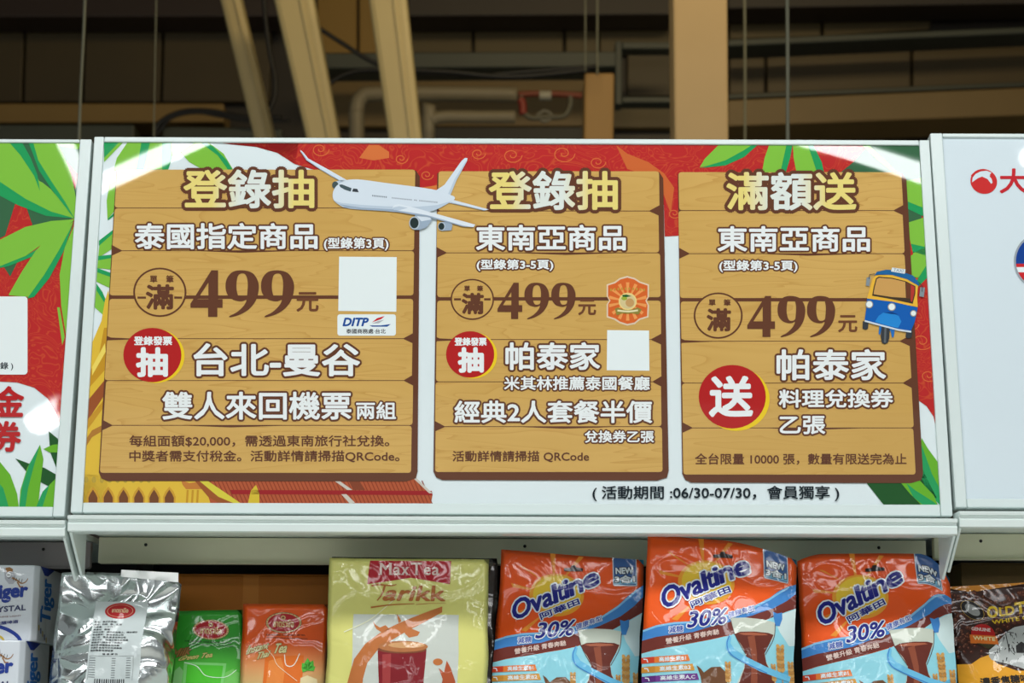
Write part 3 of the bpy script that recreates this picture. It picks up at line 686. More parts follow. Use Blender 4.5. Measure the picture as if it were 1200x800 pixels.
fus = [(250, 345), (256, 318), (275, 290), (310, 268), (345, 256), (420, 256), (560, 275), (740, 298), (860, 318), (940, 345), (964, 358), (960, 374), (920, 398), (860, 430), (800, 447), (740, 455), (660, 450), (560, 440), (420, 432), (330, 422), (285, 402), (256, 375)]
P.poly(A(fus), PL, 24, curve=3); P.poly(A([(256, 378), (300, 392), (420, 404), (560, 412), (740, 415), (860, 405), (950, 380), (860, 430), (800, 446), (740, 455), (660, 450), (560, 440), (420, 432), (330, 422), (285, 402)]), PL2, 25)
P.poly(A([(290, 400), (420, 420), (600, 430), (740, 440), (800, 440), (740, 454), (660, 449), (560, 440), (420, 431), (330, 421)]), PL3, 26)
P.poly(A([(288, 285), (305, 284), (335, 296), (361, 306), (356, 326), (320, 315), (294, 299)]), (72, 88, 94), 25); P.poly(A([(370, 308), (394, 310), (403, 330), (364, 326)]), (60, 66, 72), 25)
for k in range(9): P.ell(340 + (484 + 10 * k) / 5, 160 + (350 + k) / 5, .55, 1.0, (84, 96, 110), 26)
for k in range(27):
    if k not in (12, 15): P.ell(340 + (600 + 10 * k) / 5, 160 + (363 + k) / 5, .5, .85, (110, 122, 136), 26)
P.poly(A([(732, 462), (825, 468), (832, 492), (800, 535), (760, 550), (728, 550)]), PL3, 26); P.poly(A([(742, 470), (820, 475), (826, 490), (770, 500)]), PL, 27); P.ell(485.8, 262, 6.2, 7.6, (176, 190, 200), 28); P.ell(485.6, 262, 5, 6.3, (44, 56, 56), 29)
P.poly(A([(888, 505), (930, 500), (952, 520), (945, 552), (890, 556)]), PL3, 26); P.ell(517.6, 266, 4.2, 5, (176, 190, 200), 28); P.ell(517.4, 266, 3.4, 4.1, (44, 56, 56), 29)
P.poly(A([(600, 420), (612, 404), (640, 400), (720, 418), (840, 452), (960, 485), (1085, 520), (1075, 535), (1015, 528), (900, 494), (800, 466), (700, 452), (620, 442)]), (214, 224, 232), 30)
P.poly(A([(612, 434), (700, 448), (800, 464), (900, 492), (1015, 526), (1075, 535), (1015, 532), (900, 500), (800, 474), (700, 458), (620, 444)]), PL3, 31); P.poly(A([(604, 420), (640, 412), (690, 422), (640, 436), (608, 436)]), PL2, 31)
# tuk tuk
P.part('taxi_picture'); K = lambda pts: [(940 + x / 5.714, 290 + y / 5.714) for x, y in pts]
TY = (226, 176, 62); TB = (30, 92, 170); TD = (58, 62, 66)
for q in ([(405, 495), (442, 500), (440, 545), (425, 554), (402, 546)], [(695, 560), (738, 560), (730, 605), (705, 612), (690, 602)]): P.poly(K(q), TD, 22)
P.poly(K([(515, 525), (620, 535), (612, 600), (600, 606), (590, 560), (528, 555), (520, 590), (510, 580)]), (44, 110, 180), 22)
P.poly(K([(530, 520), (585, 522), (582, 610), (572, 640), (550, 650), (532, 640), (524, 600)]), TD, 23); P.stroke(K([(556, 540), (552, 640)]), 2.4, (92, 98, 102), 24)
P.poly(K([(490, 190), (600, 186), (700, 210), (775, 245), (768, 330), (772, 402), (600, 370), (432, 345), (448, 290), (470, 215)]), TY, 24)
P.poly(K([(510, 198), (600, 206), (690, 228), (756, 262), (756, 310), (738, 380), (600, 350), (466, 326), (476, 270), (492, 210)]), (70, 58, 46), 25)
P.poly(K([(514, 206), (600, 213), (688, 234), (692, 340), (600, 335), (476, 316), (484, 270), (498, 215)]), (196, 152, 88), 26)
P.poly(K([(694, 238), (724, 250), (722, 345), (694, 342)]), (104, 62, 44), 26); P.poly(K([(725, 252), (750, 266), (748, 310), (734, 368), (724, 362)]), (176, 60, 50), 26)
P.poly(K([(480, 192), (498, 166), (560, 152), (640, 156), (740, 192), (776, 236), (780, 262), (700, 216), (600, 188), (510, 184)]), (38, 98, 150), 27)
P.poly(K([(600, 138), (690, 150), (684, 180), (592, 164)]), (212, 222, 224), 28); P.text('TAXI', K([(612, 143), (676, 151), (672, 172), (608, 162)]), (120, 140, 160), 29, .05)
P.poly(K([(432, 345), (600, 366), (772, 405), (752, 500), (726, 562), (640, 548), (500, 512), (416, 490), (426, 420)]), TB, 26)
P.poly(K([(485, 500), (510, 460), (540, 440), (600, 442), (645, 462), (662, 500), (640, 542), (560, 525)]), (44, 132, 204), 28); P.poly(K([(545, 440), (600, 436), (640, 452), (600, 450)]), (24, 60, 120), 29)
P.stroke(K([(416, 495), (500, 518), (560, 534), (640, 555), (728, 568)]), 2.0, (200, 212, 220), 30)
for x, y, r in ((447, 385, 23), (597, 402, 24), (742, 445, 19)): P.ell(940 + x / 5.714, 290 + y / 5.714, r / 5.714 + .5, r / 5.714 + .5, (150, 150, 140), 31); P.ell(940 + x / 5.714, 290 + y / 5.714, r / 5.714 - .5, r / 5.714 - .5, (224, 232, 230), 32)
P.poly(K([(430, 205), (456, 200), (448, 262), (424, 258)]), (128, 140, 146), 28); P.poly(K([(788, 270), (820, 272), (812, 336), (782, 330)]), (128, 140, 146), 28)
P.stroke(K([(445, 215), (450, 185), (485, 180)]), .8, TD, 29); P.stroke(K([(800, 300), (802, 262), (776, 236)]), .8, TD, 29)
P.build(m_poster)

# ------------------------------------------------------------ left sign
pl_ = Plane(SO + Vector((0, .004, 0)), TILT)
l_root, l_poster, l_in = sign('sign at left edge with palm leaves and red characters on white', pl_,
    [(-872, 160), (108, 164), (76, 605.5), (-960, 601)], [(-860, 165), (94, 168), (63, 594), (-946, 590)], mat((214, 226, 228), 'poster'))
P = Print(vec_map(pl_), l_in)
P.part('printed_background')
P.poly([(-900, 150), (120, 150), (110, 520), (78, 522), (72, 503), (66, 484), (56, 467), (40, 454), (20, 448), (0, 447), (-60, 448), (-100, 480), (-140, 540), (-200, 610), (-960, 610)], RED, 1)
P.poly([(0, 160), (100, 160), (94, 240), (87, 256), (60, 262), (38, 264), (28, 234), (18, 238), (6, 276), (-40, 300), (-60, 160)], DG, 2)
P.poly([(66, 168), (94, 168), (92, 175), (72, 172)], LG, 3); P.poly([(78, 188), (92, 205), (88, 222)], RED, 3)
P.poly([(18, 236), (24, 246), (38, 262), (22, 272)], RED, 4)
P.poly([(6, 300), (16, 300), (20, 308), (12, 324), (4, 312)], DG, 2)
P.poly([(-60, 150), (6, 150), (22, 172), (36, 192), (46, 212), (50, 214), (60, 222), (74, 240), (88, 257), (60, 249), (30, 234), (0, 214), (-60, 180)], LG, 4)
P.poly([(5, 160), (22, 160), (36, 185), (44, 205), (47, 224), (40, 206), (24, 182)], MG, 5); P.poly([(-60, 180), (0, 213), (30, 233), (60, 248), (88, 256), (54, 253), (20, 240), (-10, 224), (-60, 196)], MG, 5)
P.poly([(36, 160), (64, 160), (74, 180), (84, 206), (89, 232), (88, 256), (70, 236), (50, 205)], LG, 6)
P.poly([(31, 160), (37, 160), (45, 188), (60, 212), (76, 236), (88, 257), (62, 224), (46, 200)], MG, 7)
P.poly([(88, 257), (60, 259), (30, 266), (-10, 286), (-50, 320), (-10, 318), (30, 300), (64, 276)], LG, 6); P.poly([(88, 257), (60, 282), (30, 300), (-10, 316), (10, 312), (40, 300), (66, 282)], MG, 7)
P.poly([(86, 260), (60, 274), (42, 294), (26, 318), (10, 346), (34, 348), (52, 326), (70, 296)], LG, 8); P.poly([(87, 260), (70, 292), (52, 322), (32, 350), (40, 348), (58, 326), (74, 296), (84, 268)], MG, 9)
P.poly([(88, 262), (76, 290), (70, 322), (72, 360), (79, 402), (92, 402), (92, 262)], LG, 8)
P.poly([(67, 360), (70, 360), (76, 395), (73, 404)], LG, 3)
P.poly([(-30, 575), (-20, 545), (0, 541), (12, 556), (20, 578), (23, 600), (-30, 600)], LG2, 4); P.poly([(-6, 560), (4, 572), (12, 600), (0, 600)], MG, 5)
P.poly([(18, 537), (34, 543), (52, 548), (66, 556), (66, 574), (50, 566), (34, 556)], DG2, 3); P.poly([(57, 505), (68, 514), (70, 530), (66, 548), (59, 530)], DG2, 3)
P.poly([(51, 526), (62, 521), (72, 520), (68, 530), (58, 530)], LG2, 4)
P.poly([(47, 521), (51, 538), (48, 562), (44, 600), (22, 600), (24, 574), (32, 548)], LG2, 5); P.poly([(47, 521), (34, 545), (26, 570), (22, 600), (29, 600), (33, 572), (40, 545)], MG, 6)
P.poly([(40, 600), (50, 576), (66, 560), (66, 600)], LG2, 5); P.poly([(40, 600), (50, 576), (58, 568), (48, 600)], MG, 6)
P.part('blank_white_card'); P.rrect(-60, 347.5, 32.5, 439, 4, (222, 232, 232), 10)
P.part('lettering'); P.text('型錄 )', (-9, 424.5, 15.5, 434), (40, 50, 56), 12, .15)
P.part('red_lettering'); P.text('金', (-7, 453.5, 27.5, 487.5), (176, 40, 42), 12, 1.2); P.part('red_lettering#2'); P.text('券', (-9, 494.5, 24, 528.5), (176, 40, 42), 12, 1.2)
P.build(l_poster)
# ------------------------------------------------------------ right sign
pr_ = Plane(SO + Vector((0, -.006, .003)), TILT + R(.4))
r_root, r_poster, r_in = sign('plain white sign at right edge with a small red round logo', pr_,
    [(1089.5, 157), (2066, 160), (2150, 600), (1119.5, 595)], [(1104, 161.5), (2052, 165), (2134, 590), (1132, 584.5)], mat((206, 220, 226), 'poster'))
P = Print(vec_map(pr_), r_in)
P.part('red_logo'); Q = lambda pts: [(1130 + x / 4.7, 180 + y / 4.7) for x, y in pts]
P.ell(1152.8, 212.5, 15.8, 14.4, (196, 52, 52), 1, rot=.35)
P.poly(Q([(42, 158), (46, 132), (62, 112), (90, 98), (122, 94), (150, 104), (140, 118), (150, 132), (156, 160), (148, 166), (128, 140), (98, 126), (74, 136), (54, 150)]), (206, 220, 226), 2)
P.poly(Q([(36, 120), (60, 97), (90, 88), (122, 90), (92, 96), (60, 108), (42, 128)]), (196, 52, 52), 3); P.poly(Q([(138, 124), (162, 116), (172, 134), (158, 162), (150, 138)]), (196, 52, 52), 3)
P.part('red_lettering'); P.text('大', (1172, 198, 1204, 226), (190, 46, 54), 1, .7)
P.part('round_emblem'); P.ell(1216, 306, 28, 31.5, (150, 160, 168), 1); P.ell(1216, 306, 25.6, 29, (30, 66, 140), 2)
clip0 = P.clip; P.clip = [P.mapf(1216 + 25.6 * math.cos(2 * PI * k / 40), 306 + 29 * math.sin(2 * PI * k / 40)) for k in range(40)]
P.poly(rect(1180, 309, 1250, 350), (196, 44, 50), 3); P.poly(rect(1180, 313, 1250, 319), (222, 232, 234), 4); P.clip = clip0
P.build(r_poster)

# lamps mirrored by the signs
lamp('long lit tube lamp over the aisle, left of the centre line', (-1.06, .895, 3.3), (-.16, 1.70, 3.3), .024)
lamp('long lit tube lamp over the aisle, right of the centre line', (1.06, .985, 3.3), (.16, 1.52, 3.3), .024)
lamp('short lit tube lamp hanging high on the left', (-1.377, -.30, 3.9), (-1.377, .08, 3.9), .026)
lamp('short lit tube lamp hanging high on the right', (1.565, .03, 3.9), (1.70, .32, 3.9), .032)
lamp('stubby lit tube lamp furthest back on the left', (-2.04, -2.52, 3.9), (-1.90, -2.34, 3.9), .05)

# ------------------------------------------------------------ shelf bays under the signs
ZS = 1.56
def extrude_x(name, prof, x0, x1, m, parent, bevel=0):
    V, F = prism([(x0, y, z) for y, z in prof], [(x1, y, z) for y, z in prof]); return mk(name, V, F, m, parent, bevel=bevel)
def bay(label, x0, x1, ztop, fas_rgb, h=.023):
    r = tag(empty('shelf_bay', ((x0 + x1) / 2, 3.0, 0)), label, 'shelf', 'steel shelf bays in a row')
    X0, X1 = x0 - (x0 + x1) / 2, x1 - (x0 + x1) / 2; Y = lambda y: y - 3.0; zb = ztop - h
    extrude_x('top_rail', [(Y(2.75), zb), (Y(2.716), zb), (Y(2.711), zb + .0015), (Y(2.7095), zb + .011), (Y(2.7125), zb + .0135), (Y(2.7125), zb + .016), (Y(2.707), zb + .0175), (Y(2.706), zb + .0215), (Y(2.711), ztop), (Y(2.75), ztop)], X0, X1, WHT2, r)
    box('light_block_top', (X0 + .004, Y(2.752), ztop - .012), (X1 - .004, Y(3.30), ztop - .003), WHT2, r, .001)  # unseen cover, added to keep light from above out of the bay
    m = mat(fas_rgb, 'paint', .45)
    zf = {0: 1.879}.get(0)
    box('fascia_panel', (X0 + .004, Y(2.90), zb - .0275), (X1 - .004, Y(2.915), ztop - .013), m, r, .0015)
    box('fascia_lip', (X0 + .006, Y(2.893), zb - .0288), (X1 - .006, Y(2.915), zb - .0277), m, r, .0008)
    for f in (.06, .515, .94): tube('screw_hole', [(X0 + (X1 - X0) * f, Y(2.8992), zb - .001), (X0 + (X1 - X0) * f, Y(2.8998), zb - .001)], .0024, BK, r, 10)
    for s_ in (0, 1):
        xa = X0 + .0005 if s_ == 0 else X1 - .0045
        extrude_x('side_plate', [(Y(2.72), ztop - .001), (Y(2.72), zb - .002), (Y(2.80), zb - .055), (Y(2.813), zb - .052), (Y(2.813), ztop - .013), (Y(2.76), ztop - .013)], xa, xa + .004, WHT2, r, .0008)
    box('back_panel', (X0 + .001, Y(3.30), .1), (X1 - .001, Y(3.32), ztop + .01), mat((34, 32, 30), 'board'), r)
    box('shelf_board', (X0 + .006, Y(2.70), ZS - .03), (X1 - .006, Y(3.295), ZS), WHT2, r, .002)
    box('lower_shelf_board', (X0 + .006, Y(2.66), 1.12), (X1 - .006, Y(3.295), 1.15), WHT2, r, .002)
    box('base_plinth', (X0 + .006, Y(2.62), 0), (X1 - .006, Y(3.295), .16), WHT2, r, .002)
    for s_ in (0, 1):
        xa = X0 + .002 if s_ == 0 else X1 - .022
        box('upright', (xa, Y(3.25), 0), (xa + .02, Y(3.299), ztop - .014), BK, r)
    return r
def wx(px, y=2.715): return hit_y(px, 610, y).x
zc = hit_y(600, 605.0, 2.708).z
bay('middle shelf bay under the wide banner sign', wx(80.5), wx(1120.5), zc, (222, 220, 192))
bay('left shelf bay holding the beer cartons', wx(79) - 1.225, wx(77.5), hit_y(40, 609, 2.708).z, (150, 142, 142))
bay('right shelf bay holding the brown coffee bag', wx(1123.5), wx(1123.5) + 1.225, hit_y(1160, 598.5, 2.708).z, (226, 226, 196))

# ------------------------------------------------------------ bags
def sstep(a, b, x): t = max(0, min(1, (x - a) / (b - a))); return t * t * (3 - 2 * t)
def bag(name, label, group, topc, y, W, roll, T, front, back, crop_origin, crop_scale, tilt_art, seed, seal=.05, wr=.004, top_drop=(0, 0), corner=0, lean=3.0, part='front_sheet', art=None, taper=0.0, h=.008):
    a = R(roll); ln = R(lean)
    Pt = hit_y(*topc, y)
    H = (Pt.z - ZS - W / 2 * abs(math.sin(a)) - .004) / math.cos(a) / math.cos(ln)
    rot = Matrix.Rotation(a, 3, 'Y') @ Matrix.Rotation(-ln, 3, 'X')
    loc = Pt - rot @ Vector((0, 0, H))
    root = empty(name, loc, rot.to_euler()); tag(root, label, 'bag', group)
    def fn(u, v, W_, H_):
        s_ = u / (W_ / 2); t = v / H_; d = (H_ - v)
        z = v * H / H_; 
        z += -(top_drop[0] * max(0, s_) ** 1.5 + top_drop[1] * max(0, -s_) ** 1.5) * sstep(.35, 1, t)
        z -= corner * max(0, (abs(s_) - .62) / .38) ** 2 * sstep(.6, 1, t) * (1 if s_ > 0 else .3)
        x = u * W / W_ * (1 + taper * (1 - t)) + .0022 * noise.noise(Vector((seed, 0, v * 20))) * abs(s_)
        body = sstep(seal, seal + .11, d) * (1 - .6 * sstep(.08, 0, v))
        pf = T * (1 - abs(s_) ** 2.6) * body
        nz_ = noise.noise(Vector((u * 16 + seed, v * 12, seed * 1.7))) + .5 * noise.noise(Vector((u * 40, v * 26 + seed, 3)))
        rg = (1 - abs(noise.noise(Vector((u * 13 + seed * 2, v * 13 - u * 9, 7.7))))) ** 6
        yy = -pf - wr * (nz_ * .8 + rg * .8) * (.25 + .75 * body)
        yy += .5 * wr * math.sin(u * 30 + seed) * (1 - body)
        return (x, yy, z)
    S_ = Surf(W, H, fn, h)
    S_.body(part, front if isinstance(front, bpy.types.Material) else mat(front, 'bag'), mat(back, 'bag') if not isinstance(back, bpy.types.Material) else back, root)
    ca, sa = math.cos(R(tilt_art)), math.sin(R(tilt_art)); k = S_.W / W
    def mp(px, py):
        dx, dy = px - crop_origin[0], py - crop_origin[1]
        return ((dx * ca + dy * sa) * crop_scale * k - S_.W / 2, S_.H - (-dx * sa + dy * ca) * crop_scale)
    def vec(Q):
        dx, dy = Q[:, 0] - crop_origin[0], Q[:, 1] - crop_origin[1]
        return np.column_stack([(dx * ca + dy * sa) * crop_scale * k - S_.W / 2, S_.H - (-dx * sa + dy * ca) * crop_scale])
    mp.vec = vec
    e = 2e-4
    B = Print(mp, [(-S_.W / 2 + e, e), (S_.W / 2 - e, e), (S_.W / 2 - e, S_.H - e), (-S_.W / 2 + e, S_.H - e)], 'bag')
    if art: art(B); B.build(root, S_)
    return root

def cocoa_art(B):
    OR = (238, 88, 26); CY = (146, 212, 226); BL = (66, 132, 200); BRW = (112, 50, 42); NV = (28, 34, 128); W_ = (222, 230, 238)
    B.part('printed_picture')
    for pts in ([(380, 250), (168, 118), (192, 122)], [(380, 250), (350, 36), (382, 38)], [(380, 250), (520, 58), (548, 62)], [(360, 280), (120, 222), (130, 246)], [(330, 330), (130, 400), (140, 425)], [(340, 380), (185, 500), (215, 510)]):
        B.poly(pts, (238, 146, 48), 2)
    B.ell(388, 290, 160, 128, (240, 160, 50), 3); B.ell(390, 285, 140, 112, (234, 198, 58), 4)
    B.poly([(-40, 700), (100, 668), (250, 645), (400, 618), (500, 596), (620, 548), (740, 476), (940, 350), (960, 1300), (-80, 1300)], CY, 5)
    B.poly([(760, 470), (940, 352), (950, 620), (840, 640), (790, 560)], (206, 226, 226), 6)
    B.poly([(600, 930), (760, 800), (950, 760), (950, 1300), (-80, 1300), (-60, 1000), (300, 960)], (96, 180, 214), 6)
    B.poly([(-20, 575), (40, 553), (100, 535), (200, 520), (300, 515), (400, 495), (520, 470), (640, 420), (740, 350), (800, 290), (860, 245), (930, 205), (920, 270), (890, 292), (840, 345), (760, 410), (640, 470), (520, 515), (400, 545), (300, 575), (200, 588), (100, 598), (-30, 628)], BL, 7)
    B.poly([(-20, 572), (100, 534), (200, 519), (300, 514), (400, 494), (520, 469), (640, 419), (740, 349), (860, 244), (860, 256), (742, 362), (642, 432), (520, 481), (400, 505), (300, 525), (200, 530), (100, 545), (-20, 584)], (128, 190, 226), 8)
    B.poly([(-30, 628), (100, 598), (200, 588), (300, 575), (400, 545), (520, 515), (640, 470), (760, 410), (840, 345), (930, 262), (930, 352), (880, 385), (740, 476), (620, 544), (500, 592), (400, 614), (250, 642), (100, 664), (-30, 698)], BRW, 7)
    # glass
    B.poly([(510, 504), (520, 495), (600, 488), (700, 490), (760, 500), (768, 508), (752, 590), (722, 640), (696, 690), (700, 740), (740, 810), (770, 1000), (520, 1000), (530, 860), (570, 780), (586, 710), (566, 660), (530, 600)], (196, 204, 190), 9)
    B.poly([(524, 590), (560, 574), (640, 568), (720, 570), (750, 580), (722, 640), (694, 692), (702, 752), (740, 830), (760, 980), (530, 980), (540, 860), (574, 780), (588, 700), (566, 655)], (104, 48, 38), 10)
    B.poly([(600, 600), (640, 592), (650, 700), (640, 900), (600, 900), (620, 720)], (146, 78, 56), 11)
    B.poly([(545, 584), (620, 574), (700, 576), (720, 584), (640, 592), (580, 592)], (170, 96, 70), 11)
    for x in (512, 764): B.stroke([(x, 510), (x + (20 if x < 600 else -14), 600), (586 if x < 600 else 698, 700)], 4, (92, 60, 56), 12, curve=5)
    B.poly([(500, 590), (478, 630), (474, 672), (496, 706), (560, 742), (660, 796), (760, 830), (830, 850), (840, 820), (700, 770), (590, 716), (524, 676), (500, 640), (508, 606)], (110, 190, 226), 13)
    B.stroke([(496, 600), (482, 650), (500, 700), (570, 744), (700, 806)], 6, BL, 14, curve=5)
    B.poly([(755, 432), (780, 440), (808, 428), (808, 470), (790, 520), (765, 520), (760, 480)], BL, 12)
    # splash, wheat, pictograms
    B.poly([(310, 760), (330, 775), (350, 800), (390, 772), (440, 770), (470, 800), (480, 900), (340, 900), (330, 820)], (112, 74, 48), 11)
    for bx_, by, sc_ in ((785, 650, 1), (482, 752, .7), (845, 745, .8), (740, 760, .6)):
        B.stroke([(bx_, by + 30), (bx_ + 6, by + 260)], 5, (190, 146, 78), 11)
        for k in range(7):
            for s_ in (-1, 1): B.ell(bx_ + s_ * 12 * sc_, by + 22 * k * sc_, 11 * sc_, 17 * sc_, (208, 160, 92) if (k + s_) % 2 else (188, 134, 70), 12, rot=s_ * .4, n=10)
    for k, (c0, c1, t) in enumerate((((200, 66, 40), (222, 120, 52), '高維生素B1'), ((196, 134, 50), (208, 150, 62), '高維生素B2'), ((92, 44, 120), (112, 58, 140), '高維生素A,C'))):
        y0 = 700 + 52 * k; x1 = 268 + 22 * k
        B.poly([(-20, y0 + 12), (x1, y0), (x1 + 10, y0 + 36), (-20, y0 + 44)], c1, 11); B.poly([(-20, y0 + 12), (88, y0 + 7), (86, y0 + 40), (-20, y0 + 44)], c0, 12)
        B.stroke([(30, y0 + 18), (48, y0 + 20), (52, y0 + 36)], 6, W_, 13)
        B.text(t, [(112, y0 + 11), (x1 - 12, y0 + 5), (x1 - 12, y0 + 31), (112, y0 + 35)], W_, 13, .7)
    # blue flag
    B.rrect(716, 20, 856, 232, 10, (196, 208, 216), 12); B.rrect(722, 18, 851, 226, 8, (52, 92, 150), 13); B.poly([(724, 190), (850, 186), (849, 220), (726, 222)], (110, 168, 196), 14)
    B.part('lettering')
    B.text('NEW', [(734, 126), (834, 124), (836, 158), (735, 160)], (212, 222, 226), 16, 2.0, (4, (30, 40, 60))); B.text('3合1', [(728, 172), (842, 168), (842, 208), (729, 212)], (212, 222, 226), 16, 2.0, (4, (30, 40, 60)))
    xs = [(144, 242), (246, 308), (314, 368), (376, 396), (402, 436), (442, 464), (472, 542), (552, 636)]
    yl = lambda x: 430 - (x - 170) * .468; 
    hh = lambda x: 100 - (x - 190) * .035
    hts = [1.12, .76, .76, 1.12, .96, 1.1, .78, .80]
    for ch, (a, b), q in zip('Ovaltine', xs, hts):
        h_ = hh(a) * q; ya, yb = yl(a) + 6, yl(b) + 6; dx = -h_ * .14
        B.text(ch, [(a + dx, ya - h_), (b + dx, yb - h_), (b, yb), (a, ya)], NV, 18, 5, (8, W_))
    B.text('阿華田', [(288, 404), (512, 308), (524, 342), (302, 442)], NV, 17, 1.6, (5, W_))
    B.part('small_lettering')
    B.text('30%', [(282, 462), (492, 440), (478, 530), (268, 552)], NV, 19, 3, (6, W_), slant=10)
    B.text('減糖', [(168, 546), (246, 538), (244, 574), (168, 582)], (60, 84, 168), 17, .8, (3.5, W_)); B.text('健康有型', [(498, 466), (648, 410), (650, 440), (502, 500)], (70, 92, 172), 17, .7, (3.5, W_))
    B.text('營養升級 青春奔馳', [(150, 610), (440, 560), (442, 590), (152, 642)], (224, 200, 190), 17, .7)
    B.part('hang_hole'); B.poly([(432, 130), (470, 128), (476, 114), (496, 112), (504, 124), (542, 130), (542, 148), (432, 148)], (22, 14, 12), 17)
TEAL = (70, 160, 196)
def o_scale(y): return y / FPX / 5 * 1.0
bag('drink_powder_bag', 'orange and blue cocoa powder bag standing next to the pale yellow tea bag', 'orange cocoa drink powder bags', (671.5, 650), 2.86, .2075, 4.0, .026, (240, 88, 26), TEAL, (68, 25), o_scale(2.86), 3.6, 1.3, art=cocoa_art)
bag('drink_powder_bag', 'middle cocoa powder bag, its top corner reaching highest under the rail', 'orange cocoa drink powder bags', (846, 633), 2.785, .212, 3.0, .028, (242, 90, 26), TEAL, (62, 20), o_scale(2.785) * 1.03, 3.6, 4.2, top_drop=(.022, -.004), art=cocoa_art)
bag('drink_powder_bag', 'rightmost cocoa powder bag with rounded sloping right shoulder', 'orange cocoa drink powder bags', (1022, 648), 2.84, .218, -1.0, .030, (240, 88, 26), TEAL, (54, 22), o_scale(2.84) * 1.03, 3.0, 7.9, top_drop=(.004, 0), corner=.035, art=cocoa_art)

def tea_art(B):     # crop at 4x from (370, 600)
    B.part('printed_picture')
    B.poly(rect(190, 488, 678, 1100), (198, 204, 196), 2)
    B.poly([(258, 232), (638, 232), (635, 342), (450, 312), (248, 345)], (170, 22, 38), 3)
    BR_ = (188, 112, 60)
    B.poly([(600, 448), (520, 478), (420, 520), (330, 568), (250, 630), (200, 700), (172, 820), (180, 900), (240, 900), (246, 790), (262, 720), (310, 655), (380, 606), (450, 562), (520, 524), (600, 476)], BR_, 4)
    B.poly([(330, 580), (300, 560), (290, 545), (280, 520), (296, 540), (315, 552), (340, 540), (360, 560)], BR_, 4); B.poly([(400, 530), (392, 500), (388, 485), (400, 498), (412, 520)], BR_, 4)
    B.poly([(430, 580), (425, 552), (460, 556), (500, 572), (490, 590), (450, 600)], BR_, 5)
    B.poly([(308, 660), (532, 655), (518, 900), (326, 900)], (128, 28, 36), 6); B.poly([(330, 680), (370, 676), (372, 900), (340, 900)], (160, 60, 60), 7)
    B.ell(420, 655, 112, 20, (124, 70, 44), 7); B.ell(424, 642, 114, 26, (176, 112, 66), 8); B.ell(440, 636, 84, 14, (206, 156, 106), 9)
    B.ell(585, 712, 22, 16, BR_, 5); B.poly([(625, 705), (645, 740), (668, 800), (670, 860), (600, 860), (610, 790), (590, 740), (615, 760)], (176, 84, 50), 5)
    B.stroke([(150, 574), (260, 520), (340, 450), (386, 404)], 5, (232, 232, 200), 10, 2, curve=4)
    B.part('lettering')
    c = (220, 196, 190)
    for ch, q in (('M', (306, 243, 358, 298)), ('a', (370, 262, 400, 299)), ('x', (406, 262, 438, 298)), ('T', (452, 241, 500, 298)), ('e', (512, 262, 542, 299)), ('a', (550, 262, 582, 299))): B.text(ch, q, c, 11, 1.4)
    for x, y in ((308, 298), (356, 298), (308, 244), (356, 244), (476, 298), (410, 263), (434, 263), (410, 298), (436, 298)): B.stroke([(x - 8, y), (x + 8, y)], 2.6, c, 12)
    for x in (453, 499): B.stroke([(x, 241), (x, 252)], 2.6, c, 12)
    B.part('script_lettering'); t = (176, 104, 50)
    B.stroke([(268, 352), (300, 346), (360, 350), (384, 344)], 9, t, 11, 4, curve=4); B.stroke([(330, 350), (318, 390), (296, 422)], 10, t, 11, 5, curve=4)
    B.text('arikk', [(350, 350), (600, 352), (612, 422), (318, 420)], t, 11, 3, slant=8)
    B.stroke([(268, 456), (360, 442), (470, 436)], 8, t, 11, 3, curve=4); B.stroke([(478, 440), (540, 434), (616, 434)], 3, t, 11, 1.5)
mt = bag('tea_bag', 'large pale yellow milk tea bag with dark red banner on top', None, (480, 654.5), 2.83, .229, 0.3, .026, (216, 214, 126), (190, 190, 120), (70, 222), 2.83 / FPX / 4, 0, 2.4, wr=.0045, art=tea_art, lean=2)
def wrapper():
    def fn(u, v, W_, H_):
        s_ = u / (W_ / 2); return (u + .006 + .003 * noise.noise(Vector((3, v * 30, s_))), .030 - .004 * noise.noise(Vector((u * 30, v * 30, 9))), v)
    S_ = Surf(.236, .272, fn, .008); S_.body('clear_wrapper_edge', mat((50, 42, 38), 'film'), mat((50, 42, 38), 'film'), mt, .2)
wrapper()

